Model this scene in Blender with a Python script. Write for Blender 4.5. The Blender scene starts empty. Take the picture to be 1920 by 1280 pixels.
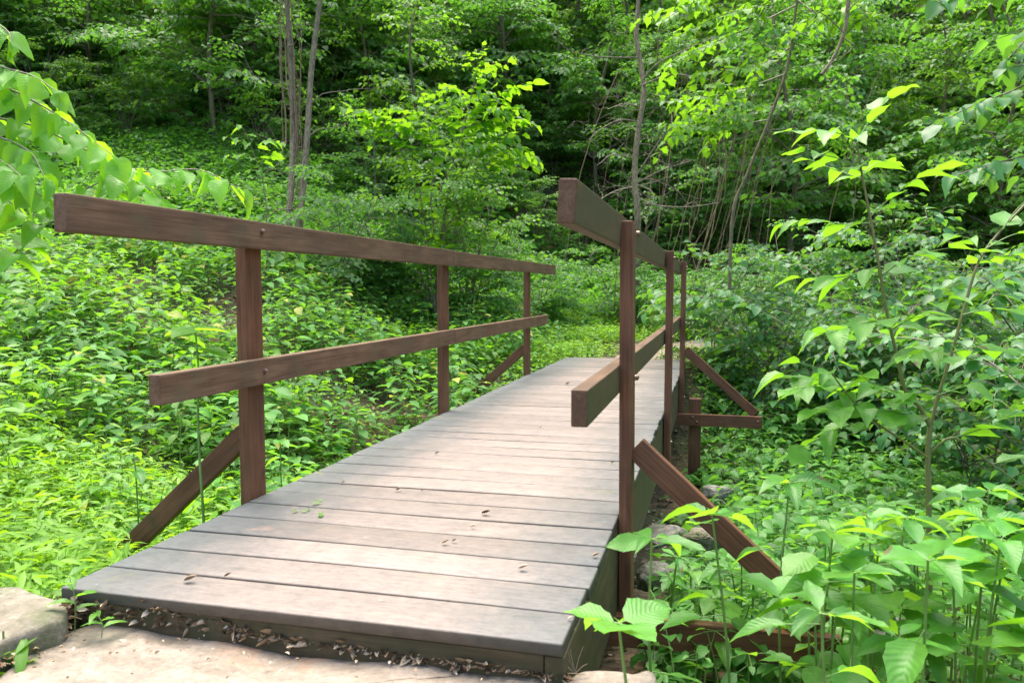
import bpy, bmesh, math, random
import numpy as np
from mathutils import Vector, Matrix
random.seed(7); rng = np.random.default_rng(11)
C = bpy.context.scene.collection
scene = bpy.context.scene
R = math.radians

# ------------------------------------------------------------------ camera
CAM = np.array([0.2593, -1.3903, 0.6525]); YAW, PITCH, FPX = 0.2528, -0.066, 1479.2
cd = bpy.data.cameras.new('camera'); cam = bpy.data.objects.new('camera', cd); C.objects.link(cam)
FW = np.array([-math.sin(YAW)*math.cos(PITCH), math.cos(YAW)*math.cos(PITCH), math.sin(PITCH)])
RT = np.array([math.cos(YAW), math.sin(YAW), 0.0]); UP = np.cross(RT, FW)
cam.matrix_world = Matrix(((RT[0], UP[0], -FW[0], CAM[0]), (RT[1], UP[1], -FW[1], CAM[1]), (RT[2], UP[2], -FW[2], CAM[2]), (0, 0, 0, 1)))
cd.sensor_width = 36; cd.lens = FPX/1920*36; cd.clip_start = .05; cd.clip_end = 400
cd.dof.use_dof = True; cd.dof.focus_distance = 3.4; cd.dof.aperture_fstop = 8.5
scene.camera = cam

def at(u, v, D):            # a point at photo position (u, v), D metres ahead
    return CAM + D*(FW + RT*(u-960)/FPX - UP*(v-640)/FPX)
def onz(u, v, z):           # where that sight line meets height z
    d = FW + RT*(u-960)/FPX - UP*(v-640)/FPX
    return CAM + d*((z-CAM[2])/d[2])

# ------------------------------------------------------------------ mesh gathering
class Geo:
    def __init__(s): s.V=[]; s.Q=[]; s.U=[]; s.N=[]; s.M=[]; s.n=0
    def add(s, V, Q, U=None, rnd=None, m=0):
        V=np.asarray(V,float).reshape(-1,3); Q=np.asarray(Q,np.int64).reshape(-1,4)
        s.V.append(V); s.Q.append(Q+s.n); s.n+=len(V)
        s.U.append(np.zeros((len(V),2)) if U is None else np.asarray(U,float).reshape(-1,2))
        s.N.append(np.full(len(Q), random.random()) if rnd is None else np.broadcast_to(rnd,(len(Q),)).astype(float))
        s.M.append(np.full(len(Q), m))
    def arrays(s):
        if not s.V: return None
        return (np.concatenate(s.V), np.concatenate(s.Q), np.concatenate(s.U), np.concatenate(s.N), np.concatenate(s.M))
    def spread(s, arr, M, P, jit=.15):   # arr placed len(P) times with 3x3 matrices M
        V,Q,U,N,Mm = arr; k=len(P)
        if k==0: return
        VV=(np.einsum('kij,nj->kni', M, V)+P[:,None,:]).reshape(-1,3)
        QQ=(Q[None]+(np.arange(k)*len(V))[:,None,None]).reshape(-1,4)
        s.V.append(VV); s.Q.append(QQ+s.n); s.n+=len(VV)
        s.U.append(np.tile(U,(k,1)))
        s.N.append(np.clip(np.tile(N,k)+np.repeat(rng.uniform(-jit,jit,k),len(N)),0,1)); s.M.append(np.tile(Mm,k))
    def mesh(s, name, mats, smooth=True):
        V,Q,U,N,M = s.arrays()
        me=bpy.data.meshes.new(name); me.vertices.add(len(V)); me.loops.add(len(Q)*4); me.polygons.add(len(Q))
        me.vertices.foreach_set('co', V.ravel()); me.loops.foreach_set('vertex_index', Q.ravel())
        me.polygons.foreach_set('loop_start', np.arange(len(Q))*4)
        me.polygons.foreach_set('material_index', M.astype(np.int32))
        me.polygons.foreach_set('use_smooth', np.full(len(Q), smooth))
        uv=me.uv_layers.new(name='UVMap'); uv.data.foreach_set('uv', U[Q.ravel()].ravel())
        a=me.attributes.new('rnd','FLOAT','FACE'); a.data.foreach_set('value', N.astype(np.float32))
        me.update(calc_edges=True)
        for m in mats: me.materials.append(m)
        return me
    def obj(s, name, mats, parent=None, smooth=True, inv=None):
        if inv is not None:
            for k in range(len(s.V)): s.V[k]=s.V[k]-inv
        o=bpy.data.objects.new(name, s.mesh(name, mats if isinstance(mats,(list,tuple)) else [mats], smooth)); C.objects.link(o)
        if parent is not None: o.parent=parent
        return o
def tag(o, label=None, cat=None, group=None, kind=None):
    for k,v in (('label',label),('category',cat),('group',group),('kind',kind)):
        if v: o[k]=v
    return o
def empty(name, loc, label=None, cat=None, group=None):
    o=bpy.data.objects.new(name,None); C.objects.link(o); o.location=loc; o.empty_display_size=.1
    return tag(o,label,cat,group)
def unit(v): v=np.asarray(v,float); return v/(np.linalg.norm(v,axis=-1,keepdims=True)+1e-9)

# ------------------------------------------------------------------ leaves and stems
PROF={'ovate':([0,.12,.3,.5,.72,.88,1],[.04,.62,.98,1,.68,.28,.0]),
      'heart':([0,.08,.25,.45,.68,.87,1],[.3,.82,1.08,1,.66,.22,.0]),
      'lance':([0,.15,.35,.55,.75,.9,1],[.08,.6,.95,1,.7,.32,.0]),
      'lobed':([0,.1,.3,.42,.62,.72,1],[.12,.9,1.15,.55,.95,.42,.0]),
      'round':([0,.1,.3,.5,.75,.92,1],[.25,.8,1.15,1.2,.95,.5,.1])}
def leaf(kind, W=.3, seg=6, nx=2, fold=.18, droop=.25, wave=.0):   # unit length along +Y, W = half width
    T,Wd=PROF[kind]
    if seg>=6: ts=np.array(T); ws=np.array(Wd)
    else:
        ts=np.linspace(0,1,seg+1) if seg>3 else np.array([0,.28,.66,1.0]); ws=np.interp(ts,T,Wd)
    if seg>6:
        t2=np.linspace(0,1,seg+1); ws=np.interp(t2,ts,ws); ts=t2
        if kind!='lobed': ws=ws*(1+.05*np.where(np.arange(len(ws))%2,1,-1))
    xs=np.linspace(-1,1,2*nx//2+1) if nx>2 else np.array([-1,0,1.])
    V=[];U=[]
    for i,(t,w) in enumerate(zip(ts,ws)):
        for x in xs:
            y=t+(0.06*abs(x)*(kind=='lobed')*(i%2==0))
            z=abs(x)*w*W*fold*1.6-droop*t*t+ wave*math.sin(t*11+x*2)*abs(x)
            V.append((x*w*W,y,z)); U.append((x*.5+.5,t))
    n=len(xs); Q=[]
    for i in range(len(ts)-1):
        for j in range(n-1): a=i*n+j; Q.append((a,a+1,a+n+1,a+n))
    return (np.array(V),np.array(Q),np.array(U),np.full(len(Q),.5),np.zeros(len(Q),int))
def frames(d, up):
    y=unit(d); x=unit(np.cross(y,up)); z=np.cross(x,y)
    return np.stack([x,y,z],axis=-1)
def put_leaves(g, L, pos, d, up, size, jit=.5):
    if isinstance(L,list):      # several leaf shapes mixed on one plant
        pos,d,up,size=map(lambda a: np.asarray(a,float),(pos,d,up,size)); w=rng.integers(0,len(L),len(pos))
        for q,l in enumerate(L):
            if (w==q).any(): put_leaves(g,l,pos[w==q],d[w==q],up[w==q],size[w==q],jit)
        return
    M=frames(np.asarray(d,float),np.asarray(up,float))*np.asarray(size,float)[:,None,None]
    V,Q,U,N,Mm=L; k=len(pos)
    if k==0: return
    VV=(np.einsum('kij,nj->kni',M,V)+np.asarray(pos)[:,None,:]).reshape(-1,3)
    QQ=(Q[None]+(np.arange(k)*len(V))[:,None,None]).reshape(-1,4)
    g.V.append(VV); g.Q.append(QQ+g.n); g.n+=len(VV); g.U.append(np.tile(U,(k,1)))
    g.N.append(np.repeat(rng.uniform(.5-jit,.5+jit,k),len(Q))); g.M.append(np.tile(Mm,k))
def tube(g, pts, r0, r1=None, n=6, m=1, rough=0):
    pts=np.asarray(pts,float); k=len(pts); r1=r0 if r1 is None else r1
    T=np.gradient(pts,axis=0); T=unit(T); ref=np.array([.31,.17,.93]) if abs(T[0][2])<.8 else np.array([1,.2,0.])
    X=unit(np.cross(T,ref)); Y=np.cross(T,X); rr=np.linspace(r0,r1,k)
    if rough: rr=rr*(1+rng.uniform(-rough,rough,k))
    a=np.arange(n)*2*math.pi/n
    V=(pts[:,None,:]+rr[:,None,None]*(X[:,None,:]*np.cos(a)[None,:,None]+Y[:,None,:]*np.sin(a)[None,:,None])).reshape(-1,3)
    Q=[(i*n+j,i*n+(j+1)%n,(i+1)*n+(j+1)%n,(i+1)*n+j) for i in range(k-1) for j in range(n)]
    L=np.concatenate([[0],np.cumsum(np.linalg.norm(np.diff(pts,axis=0),axis=1))])
    U=np.stack([np.tile(np.arange(n)/n,k),np.repeat(L,n)],1)
    g.add(V,Q,U,.5,m)
def curve(pts, n=12):       # Catmull-Rom through control points
    P=np.asarray(pts,float)
    if len(P)==2: return P[0]+(P[1]-P[0])*np.linspace(0,1,n)[:,None]
    P=np.vstack([2*P[0]-P[1],P,2*P[-1]-P[-2]]); out=[]
    m=len(P)-3; per=max(2,n//m)
    for i in range(m):
        t=np.linspace(0,1,per,endpoint=False)[:,None]; a,b,c,d=P[i:i+4]
        out.append(.5*((2*b)+(-a+c)*t+(2*a-5*b+4*c-d)*t*t+(-a+3*b-3*c+d)*t**3))
    return np.vstack(out+[P[-2][None]])
def along(path, s):
    L=np.concatenate([[0],np.cumsum(np.linalg.norm(np.diff(path,axis=0),axis=1))]); s=np.asarray(s)*L[-1]
    return np.stack([np.interp(s,L,path[:,i]) for i in range(3)],-1), L[-1]
def twig(g, path, L, size, spacing, start=.15, spread=55, droop=.15, r=.004, tilt=.25, hang=0, gw=None, ends=True, opp=False, petiole=.0):
    """a twig with leaves left and right of it, faces mostly upward"""
    path=np.asarray(path,float); (gw or g) and tube(gw or g, path, r, r*.35, 5, m=1)
    _,tot=along(path,[0,1]); k=max(2,int(tot*(1-start)/spacing))
    s=np.linspace(start,1,k); p,_=along(path,s); p2,_=along(path,np.minimum(s+.02,1)); p1,_=along(path,np.maximum(s-.02,0)); T=unit(p2-p1)
    side=np.where(np.arange(k)%2,1,-1).astype(float)
    if opp: p=np.repeat(p,2,0);T=np.repeat(T,2,0);k=2*k; side=np.tile([1.,-1.],k//2)
    Sd=unit(np.cross(T,[0,0,1.]))
    a=np.radians(spread+rng.uniform(-14,14,k))
    if ends: a[-1]=0
    d=T*np.cos(a)[:,None]+Sd*(side*np.sin(a))[:,None]; d[:,2]-=droop+rng.uniform(0,.25,k); 
    if hang: d=unit(d)*(1-hang)+np.array([0,0,-1])*hang
    up=np.tile([0,0,1.],(k,1))+rng.normal(0,tilt,(k,3))
    if hang: up=up+Sd*0.0+T*.6
    sz=size*rng.uniform(.7,1.12,k)*np.interp(np.linspace(0,1,k),[0,.6,1],[1,1,.75])
    put_leaves(g,L,p+unit(d)*(petiole*size),d,up,sz)

# ------------------------------------------------------------------ materials
def mat(name):
    m=bpy.data.materials.new(name); m.use_nodes=True; nt=m.node_tree; nt.nodes.clear()
    out=nt.nodes.new('ShaderNodeOutputMaterial'); return m,nt,out
def N(nt,t,**k):
    n=nt.nodes.new(t)
    for a,b in k.items():
        if a[0]=='_': setattr(n,a[1:],b)
        else: n.inputs[a.replace('~',' ')].default_value=b
    return n
def ramp(nt, stops, interp='LINEAR'):
    n=nt.nodes.new('ShaderNodeValToRGB'); e=n.color_ramp.elements; n.color_ramp.interpolation=interp
    while len(e)<len(stops): e.new(.5)
    for k,(p,c) in enumerate(stops): e[k].position=p; e[k].color=(*c,1)
    return n
def noise(nt, coord, scale, detail=4, rough=.55, stretch=None):
    lk=nt.links
    if stretch:
        mp=nt.nodes.new('ShaderNodeMapping'); mp.inputs['Scale'].default_value=stretch; lk.new(coord,mp.inputs['Vector']); coord=mp.outputs[0]
    n=N(nt,'ShaderNodeTexNoise',Scale=scale,Detail=detail,Roughness=rough); lk.new(coord,n.inputs['Vector']); return n
def mixc(nt,f,a,b,mode='MIX'):
    n=nt.nodes.new('ShaderNodeMix'); n.data_type='RGBA'; n.blend_type=mode
    for i,v in ((0,f),(6,a),(7,b)):
        if hasattr(v,'links'): nt.links.new(v,n.inputs[i])
        elif i==0: n.inputs[0].default_value=v
        else: n.inputs[i].default_value=(*v,1)
    return n.outputs[2]
def leaf_mat(name, dark, light, trans, tmix=.42, rough=.42, veins=False, spec=.4, odd=None):
    m,nt,out=mat(name); lk=nt.links
    at_=N(nt,'ShaderNodeAttribute',_attribute_name='rnd'); oi=N(nt,'ShaderNodeObjectInfo')
    r=ramp(nt,[(0,dark),(.55,tuple((a+b)/2 for a,b in zip(dark,light))),(1,light)]); lk.new(at_.outputs['Fac'],r.inputs[0]); col=r.outputs[0]
    r2=ramp(nt,[(0,tuple(c*.75 for c in trans)),(1,trans)]); lk.new(at_.outputs['Fac'],r2.inputs[0]); tc=r2.outputs[0]
    if odd:
        gt=N(nt,'ShaderNodeMath',_operation='GREATER_THAN'); gt.inputs[1].default_value=.988; lk.new(at_.outputs['Fac'],gt.inputs[0])
        col=mixc(nt,gt.outputs[0],col,odd); tc=mixc(nt,gt.outputs[0],tc,odd)
    hs=N(nt,'ShaderNodeHueSaturation'); lk.new(col,hs.inputs['Color'])
    mr=N(nt,'ShaderNodeMapRange'); mr.inputs[3].default_value=.82; mr.inputs[4].default_value=1.18; lk.new(oi.outputs['Random'],mr.inputs[0]); lk.new(mr.outputs[0],hs.inputs['Value'])
    col=hs.outputs[0]
    p=N(nt,'ShaderNodeBsdfPrincipled',Roughness=rough); p.inputs['Specular IOR Level'].default_value=spec
    if veins:
        uv=N(nt,'ShaderNodeUVMap',_uv_map='UVMap'); sp=N(nt,'ShaderNodeSeparateXYZ'); lk.new(uv.outputs[0],sp.inputs[0])
        ax=N(nt,'ShaderNodeMath',_operation='SUBTRACT'); ax.inputs[1].default_value=.5; lk.new(sp.outputs[0],ax.inputs[0])
        ab=N(nt,'ShaderNodeMath',_operation='ABSOLUTE'); lk.new(ax.outputs[0],ab.inputs[0])
        s1=N(nt,'ShaderNodeMath',_operation='MULTIPLY_ADD'); s1.inputs[1].default_value=-.55; lk.new(ab.outputs[0],s1.inputs[0]); lk.new(sp.outputs[1],s1.inputs[2])
        s2=N(nt,'ShaderNodeMath',_operation='MULTIPLY'); s2.inputs[1].default_value=62; lk.new(s1.outputs[0],s2.inputs[0])
        s3=N(nt,'ShaderNodeMath',_operation='SINE'); lk.new(s2.outputs[0],s3.inputs[0])
        rv=ramp(nt,[(.86,(0,0,0)),(1,(1,1,1))]); lk.new(s3.outputs[0],rv.inputs[0])
        rm=ramp(nt,[(0,(1,1,1)),(.035,(0,0,0))]); lk.new(ab.outputs[0],rm.inputs[0])
        mx=N(nt,'ShaderNodeMath',_operation='MAXIMUM'); lk.new(rv.outputs[0],mx.inputs[0]); lk.new(rm.outputs[0],mx.inputs[1])
        f=N(nt,'ShaderNodeMath',_operation='MULTIPLY'); f.inputs[1].default_value=.13; lk.new(mx.outputs[0],f.inputs[0])
        col=mixc(nt,f.outputs[0],col,tuple(min(1,c*1.9+.03) for c in light))
        geo=N(nt,'ShaderNodeTexCoord'); nz=noise(nt,geo.outputs['Object'],38,3); rz=ramp(nt,[(.35,(.8,.8,.8)),(.65,(1.1,1.1,1.1))]); lk.new(nz.outputs[0],rz.inputs[0])
        col=mixc(nt,1.0,col,rz.outputs[0],'MULTIPLY')
        hz=noise(nt,geo.outputs['Object'],16,1); hr=ramp(nt,[(.73,(0,0,0)),(.75,(1,1,1))]); lk.new(hz.outputs[0],hr.inputs[0]); col=mixc(nt,hr.outputs[0],col,(.10,.06,.02))
        bp=N(nt,'ShaderNodeBump',Strength=.16,Distance=.002); lk.new(s3.outputs[0],bp.inputs['Height']); lk.new(bp.outputs[0],p.inputs['Normal'])
    lk.new(col,p.inputs['Base Color'])
    t=N(nt,'ShaderNodeBsdfTranslucent'); lk.new(tc,t.inputs['Color'])
    mx=N(nt,'ShaderNodeMixShader'); mx.inputs[0].default_value=tmix; lk.new(p.outputs[0],mx.inputs[1]); lk.new(t.outputs[0],mx.inputs[2]); lk.new(mx.outputs[0],out.inputs[0])
    return m
LM={
 'herb':leaf_mat('herb_leaf',(.04,.15,.02),(.125,.34,.06),(.28,.64,.04),.42,.55,odd=(.36,.40,.06)),
 'bright':leaf_mat('bright_leaf',(.07,.20,.015),(.15,.34,.03),(.30,.64,.02),.46,.45),
 'grass':leaf_mat('grass_leaf',(.10,.24,.015),(.20,.39,.03),(.42,.72,.02),.45,.5),
 'wood':leaf_mat('forest_leaf',(.035,.14,.02),(.09,.26,.04),(.23,.58,.04),.42,.5),
 'woody':leaf_mat('yellow_forest_leaf',(.045,.16,.02),(.11,.28,.035),(.27,.58,.03),.44,.46),
 'blue':leaf_mat('blue_green_leaf',(.035,.14,.035),(.09,.26,.075),(.24,.56,.04),.38,.40),
 'lime':leaf_mat('backlit_lime_leaf',(.09,.26,.025),(.16,.36,.05),(.38,.74,.02),.60,.38,veins=True),  # backlight put into the colour: raised leaf and translucent tones
 'hero':leaf_mat('veined_leaf',(.055,.20,.03),(.11,.31,.05),(.34,.68,.03),.46,.38,veins=True),
 'herolit':leaf_mat('veined_bright_leaf',(.08,.22,.025),(.15,.34,.06),(.28,.62,.02),.48,.38,veins=True),
}
def stem_mat(name,c1,c2,rough=.7,bump=.3,sc=60):
    m,nt,out=mat(name); lk=nt.links; tc=N(nt,'ShaderNodeTexCoord'); nz=noise(nt,tc.outputs['Object'],sc,4,.6,(1,1,.25))
    r=ramp(nt,[(.3,c1),(.7,c2)]); lk.new(nz.outputs[0],r.inputs[0]); p=N(nt,'ShaderNodeBsdfPrincipled',Roughness=rough); lk.new(r.outputs[0],p.inputs['Base Color'])
    b=N(nt,'ShaderNodeBump',Strength=bump,Distance=.01); lk.new(nz.outputs[0],b.inputs['Height']); lk.new(b.outputs[0],p.inputs['Normal']); lk.new(p.outputs[0],out.inputs[0]); return m
STEM=stem_mat('green_stem',(.08,.17,.03),(.16,.26,.06),.5); TWIG=stem_mat('twig_bark',(.10,.085,.06),(.22,.19,.13))
BARK=stem_mat('grey_bark',(.065,.053,.028),(.23,.195,.115),.9,1.0,45); DEAD=stem_mat('dead_twig',(.12,.09,.06),(.27,.22,.16),.8)
REDSTEM=stem_mat('olive_stem',(.10,.11,.03),(.17,.17,.05),.5); BROWNVINE=stem_mat('vine_bark',(.10,.07,.035),(.22,.155,.085),.85)

def wood_mat(name, c0, c1, c2, moss=0.0, mosscol=(.045,.05,.018), rough=.62, side=0):
    m,nt,out=mat(name); lk=nt.links; tc=N(nt,'ShaderNodeTexCoord'); oi=N(nt,'ShaderNodeObjectInfo')
    va=N(nt,'ShaderNodeVectorMath',_operation='ADD'); lk.new(tc.outputs['Object'],va.inputs[0])
    cb=N(nt,'ShaderNodeCombineXYZ'); ml=N(nt,'ShaderNodeMath',_operation='MULTIPLY'); ml.inputs[1].default_value=37; lk.new(oi.outputs['Random'],ml.inputs[0]); lk.new(ml.outputs[0],cb.inputs[0]); lk.new(ml.outputs[0],cb.inputs[1]); lk.new(cb.outputs[0],va.inputs[1]); co=va.outputs[0]
    w=noise(nt,co,3.5,3,.5,(.6,5,5))
    wv=N(nt,'ShaderNodeMath',_operation='MULTIPLY'); wv.inputs[1].default_value=26; lk.new(w.outputs[0],wv.inputs[0]); sn=N(nt,'ShaderNodeMath',_operation='SINE'); lk.new(wv.outputs[0],sn.inputs[0])
    fine=noise(nt,co,150,6,.7,(.03,1,1))
    av=N(nt,'ShaderNodeMath',_operation='MULTIPLY_ADD'); av.inputs[1].default_value=.07; lk.new(sn.outputs[0],av.inputs[0]); lk.new(fine.outputs[0],av.inputs[2])
    r=ramp(nt,[(.3,c0),(.5,c1),(.72,c2)]); lk.new(av.outputs[0],r.inputs[0]); col=r.outputs[0]
    big=noise(nt,co,5,4,.6); rb=ramp(nt,[(.3,(.72,.72,.72)),(.7,(1.2,1.18,1.15))]); lk.new(big.outputs[0],rb.inputs[0]); col=mixc(nt,1.0,col,rb.outputs[0],'MULTIPLY')
    vo=N(nt,'ShaderNodeTexVoronoi',Scale=3.0); mp=N(nt,'ShaderNodeMapping'); mp.inputs['Scale'].default_value=(1,2.6,2.6); lk.new(co,mp.inputs['Vector']); lk.new(mp.outputs[0],vo.inputs['Vector'])
    kr=ramp(nt,[(.0,(1,1,1)),(.05,(.9,.9,.9)),(.09,(0,0,0))]); lk.new(vo.outputs['Distance'],kr.inputs[0]); kf=N(nt,'ShaderNodeMath',_operation='MULTIPLY'); kf.inputs[1].default_value=.6; lk.new(kr.outputs[0],kf.inputs[0]); col=mixc(nt,kf.outputs[0],col,tuple(c*.45 for c in c0))
    if moss:
        ms=noise(nt,co,9,6,.7); mr=ramp(nt,[(max(0,.62-moss*.5),(0,0,0)),(min(1,.8-moss*.35),(1,1,1))]); lk.new(ms.outputs[0],mr.inputs[0]); f=mr.outputs[0]
        if side:
            ge=N(nt,'ShaderNodeNewGeometry'); sp=N(nt,'ShaderNodeSeparateXYZ'); lk.new(ge.outputs['True Normal'],sp.inputs[0]); rr=ramp(nt,[(.3,(.15,.15,.15)),(.8,(1,1,1))]); lk.new(sp.outputs[0],rr.inputs[0]); f=mixc(nt,1.0,f,rr.outputs[0],'MULTIPLY')
        col=mixc(nt,f,col,mosscol)
    p=N(nt,'ShaderNodeBsdfPrincipled',Roughness=rough); p.inputs['Specular IOR Level'].default_value=.3; lk.new(col,p.inputs['Base Color'])
    b=N(nt,'ShaderNodeBump',Strength=.3,Distance=.002); lk.new(av.outputs[0],b.inputs['Height']); lk.new(b.outputs[0],p.inputs['Normal']); lk.new(p.outputs[0],out.inputs[0]); return m
RAIL=wood_mat('stained_timber',(.082,.044,.024),(.132,.076,.043),(.180,.113,.069),.2,(.10,.085,.045))
POST=wood_mat('red_brown_timber',(.078,.031,.014),(.124,.053,.025),(.165,.078,.04),.12,(.06,.048,.02))
MOSSY=wood_mat('algae_timber',(.07,.034,.017),(.105,.056,.030),(.14,.08,.045),.62,(.062,.055,.024),side=1)
STR=wood_mat('stringer_timber',(.045,.032,.016),(.075,.054,.028),(.115,.088,.048),.45,(.04,.042,.018))

def deck_mat():
    m,nt,out=mat('composite_board'); lk=nt.links; tc=N(nt,'ShaderNodeTexCoord'); oi=N(nt,'ShaderNodeObjectInfo'); ge=N(nt,'ShaderNodeNewGeometry')
    pos=ge.outputs['Position']; sp=N(nt,'ShaderNodeSeparateXYZ'); lk.new(pos,sp.inputs[0])
    cr=ramp(nt,[(0,(.150,.124,.106)),(.5,(.182,.150,.129)),(1,(.222,.182,.157))]); lk.new(oi.outputs['Random'],cr.inputs[0])
    st=noise(nt,pos,9,8,.75,(.5,9,1)); sr=ramp(nt,[(.3,(.74,.75,.76)),(.5,(.98,.98,.98)),(.7,(1.16,1.14,1.12))]); lk.new(st.outputs[0],sr.inputs[0]); col=mixc(nt,1.0,cr.outputs[0],sr.outputs[0],'MULTIPLY')
    # grime that collects along both long edges of the deck
    mr=N(nt,'ShaderNodeMapRange'); mr.inputs[1].default_value=-1.13; mr.inputs[2].default_value=0; mr.inputs[4].default_value=.75; lk.new(sp.outputs[0],mr.inputs[0])
    n1=noise(nt,pos,7,7,.75,(1,.6,1)); na=N(nt,'ShaderNodeMath',_operation='MULTIPLY_ADD'); na.inputs[1].default_value=.3; lk.new(n1.outputs[0],na.inputs[0]); lk.new(mr.outputs[0],na.inputs[2])
    er=ramp(nt,[(.16,(.95,.95,.95)),(.25,(.75,.75,.75)),(.38,(0,0,0)),(.70,(0,0,0)),(.80,(.45,.45,.45)),(.92,(.9,.9,.9))]); lk.new(na.outputs[0],er.inputs[0])
    col=mixc(nt,er.outputs[0],col,(.085,.094,.092))
    nm=noise(nt,pos,13,6,.8); rm=ramp(nt,[(.35,(.80,.82,.83)),(.5,(1,1,1)),(.66,(1.12,1.1,1.08))]); lk.new(nm.outputs[0],rm.inputs[0]); col=mixc(nt,1.0,col,rm.outputs[0],'MULTIPLY')
    n2=noise(nt,pos,90,5,.75,(.35,1,1)); r2=ramp(nt,[(.34,(.78,.79,.78)),(.5,(1,1,1)),(.68,(1.1,1.1,1.1))]); lk.new(n2.outputs[0],r2.inputs[0]); col=mixc(nt,1.0,col,r2.outputs[0],'MULTIPLY')
    # green and rusty patches
    n3=noise(nt,pos,6,5,.75); r3=ramp(nt,[(.60,(0,0,0)),(.70,(1,1,1))]); lk.new(n3.outputs[0],r3.inputs[0]); f3=mixc(nt,1.0,r3.outputs[0],mixc(nt,.25,er.outputs[0],(1,1,1)),'MULTIPLY'); col=mixc(nt,f3,col,(.13,.13,.055))
    n4=noise(nt,pos,30,2,.5); r4=ramp(nt,[(.73,(0,0,0)),(.77,(.8,.8,.8))]); lk.new(n4.outputs[0],r4.inputs[0]); col=mixc(nt,r4.outputs[0],col,(.12,.085,.06))
    n5=noise(nt,pos,9,3,.5); r5=ramp(nt,[(.66,(0,0,0)),(.8,(.6,.6,.6))]); lk.new(n5.outputs[0],r5.inputs[0]); col=mixc(nt,r5.outputs[0],col,(.30,.185,.13))
    n6=noise(nt,pos,20,3,.5,(1,2,1)); r6=ramp(nt,[(.74,(0,0,0)),(.78,(.7,.7,.7))]); lk.new(n6.outputs[0],r6.inputs[0]); col=mixc(nt,r6.outputs[0],col,(.32,.33,.33))
    # steep faces of the boards darker and browner than their tops
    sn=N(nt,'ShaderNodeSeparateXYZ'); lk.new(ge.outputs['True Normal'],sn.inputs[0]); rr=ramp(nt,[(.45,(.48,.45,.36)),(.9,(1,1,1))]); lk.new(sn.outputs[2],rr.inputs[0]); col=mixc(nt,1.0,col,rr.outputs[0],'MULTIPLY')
    p=N(nt,'ShaderNodeBsdfPrincipled',Roughness=.62); p.inputs['Specular IOR Level'].default_value=.35; lk.new(col,p.inputs['Base Color'])
    b=N(nt,'ShaderNodeBump',Strength=.5,Distance=.0015); lk.new(n2.outputs[0],b.inputs['Height']); b2=N(nt,'ShaderNodeBump',Strength=.4,Distance=.002); lk.new(st.outputs[0],b2.inputs['Height']); lk.new(b.outputs[0],b2.inputs['Normal']); lk.new(b2.outputs[0],p.inputs['Normal']); lk.new(p.outputs[0],out.inputs[0]); return m
DECK=deck_mat()
def rock_mat(name,c0,c1,c2,lich=(.5,.5,.45),mossy=.0):
    m,nt,out=mat(name); lk=nt.links; tc=N(nt,'ShaderNodeTexCoord'); co=tc.outputs['Object']
    a=noise(nt,co,9,9,.72,(1,1.6,3)); r=ramp(nt,[(.32,c0),(.5,c1),(.68,c2)]); lk.new(a.outputs[0],r.inputs[0]); col=r.outputs[0]
    b_=noise(nt,co,17,6,.7); r2=ramp(nt,[(.55,(0,0,0)),(.7,(.6,.6,.6))]); lk.new(b_.outputs[0],r2.inputs[0]); col=mixc(nt,r2.outputs[0],col,lich)
    c_=noise(nt,co,70,5,.7); r3=ramp(nt,[(.3,(.72,.72,.72)),(.7,(1.15,1.15,1.15))]); lk.new(c_.outputs[0],r3.inputs[0]); col=mixc(nt,1.0,col,r3.outputs[0],'MULTIPLY')
    o_=noise(nt,co,6,5,.6); r4=ramp(nt,[(.6,(0,0,0)),(.72,(.55,.55,.55))]); lk.new(o_.outputs[0],r4.inputs[0]); col=mixc(nt,r4.outputs[0],col,(.34,.17,.08))
    if mossy:
        d=noise(nt,co,8,5,.7); r5=ramp(nt,[(.55-mossy*.2,(0,0,0)),(.65-mossy*.1,(.85,.85,.85))]); lk.new(d.outputs[0],r5.inputs[0]); col=mixc(nt,r5.outputs[0],col,(.07,.09,.03))
    p=N(nt,'ShaderNodeBsdfPrincipled',Roughness=.85); lk.new(col,p.inputs['Base Color'])
    bb=N(nt,'ShaderNodeBump',Strength=.7,Distance=.012); lk.new(a.outputs[0],bb.inputs['Height']); b2=N(nt,'ShaderNodeBump',Strength=.6,Distance=.003); lk.new(c_.outputs[0],b2.inputs['Height']); lk.new(bb.outputs[0],b2.inputs['Normal']); lk.new(b2.outputs[0],p.inputs['Normal']); lk.new(p.outputs[0],out.inputs[0]); return m
SLAB=rock_mat('pink_sandstone',(.15,.12,.083),(.23,.188,.142),(.29,.245,.19),(.33,.285,.23)); ROCK=rock_mat('grey_rock',(.12,.115,.09),(.22,.21,.17),(.34,.32,.28),(.42,.41,.38),.5)
PALE=rock_mat('pale_rock',(.16,.15,.13),(.26,.245,.22),(.38,.36,.33)); EDGE=rock_mat('lichen_rock',(.10,.09,.06),(.18,.155,.11),(.28,.245,.19),(.38,.35,.28),.4)
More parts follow.
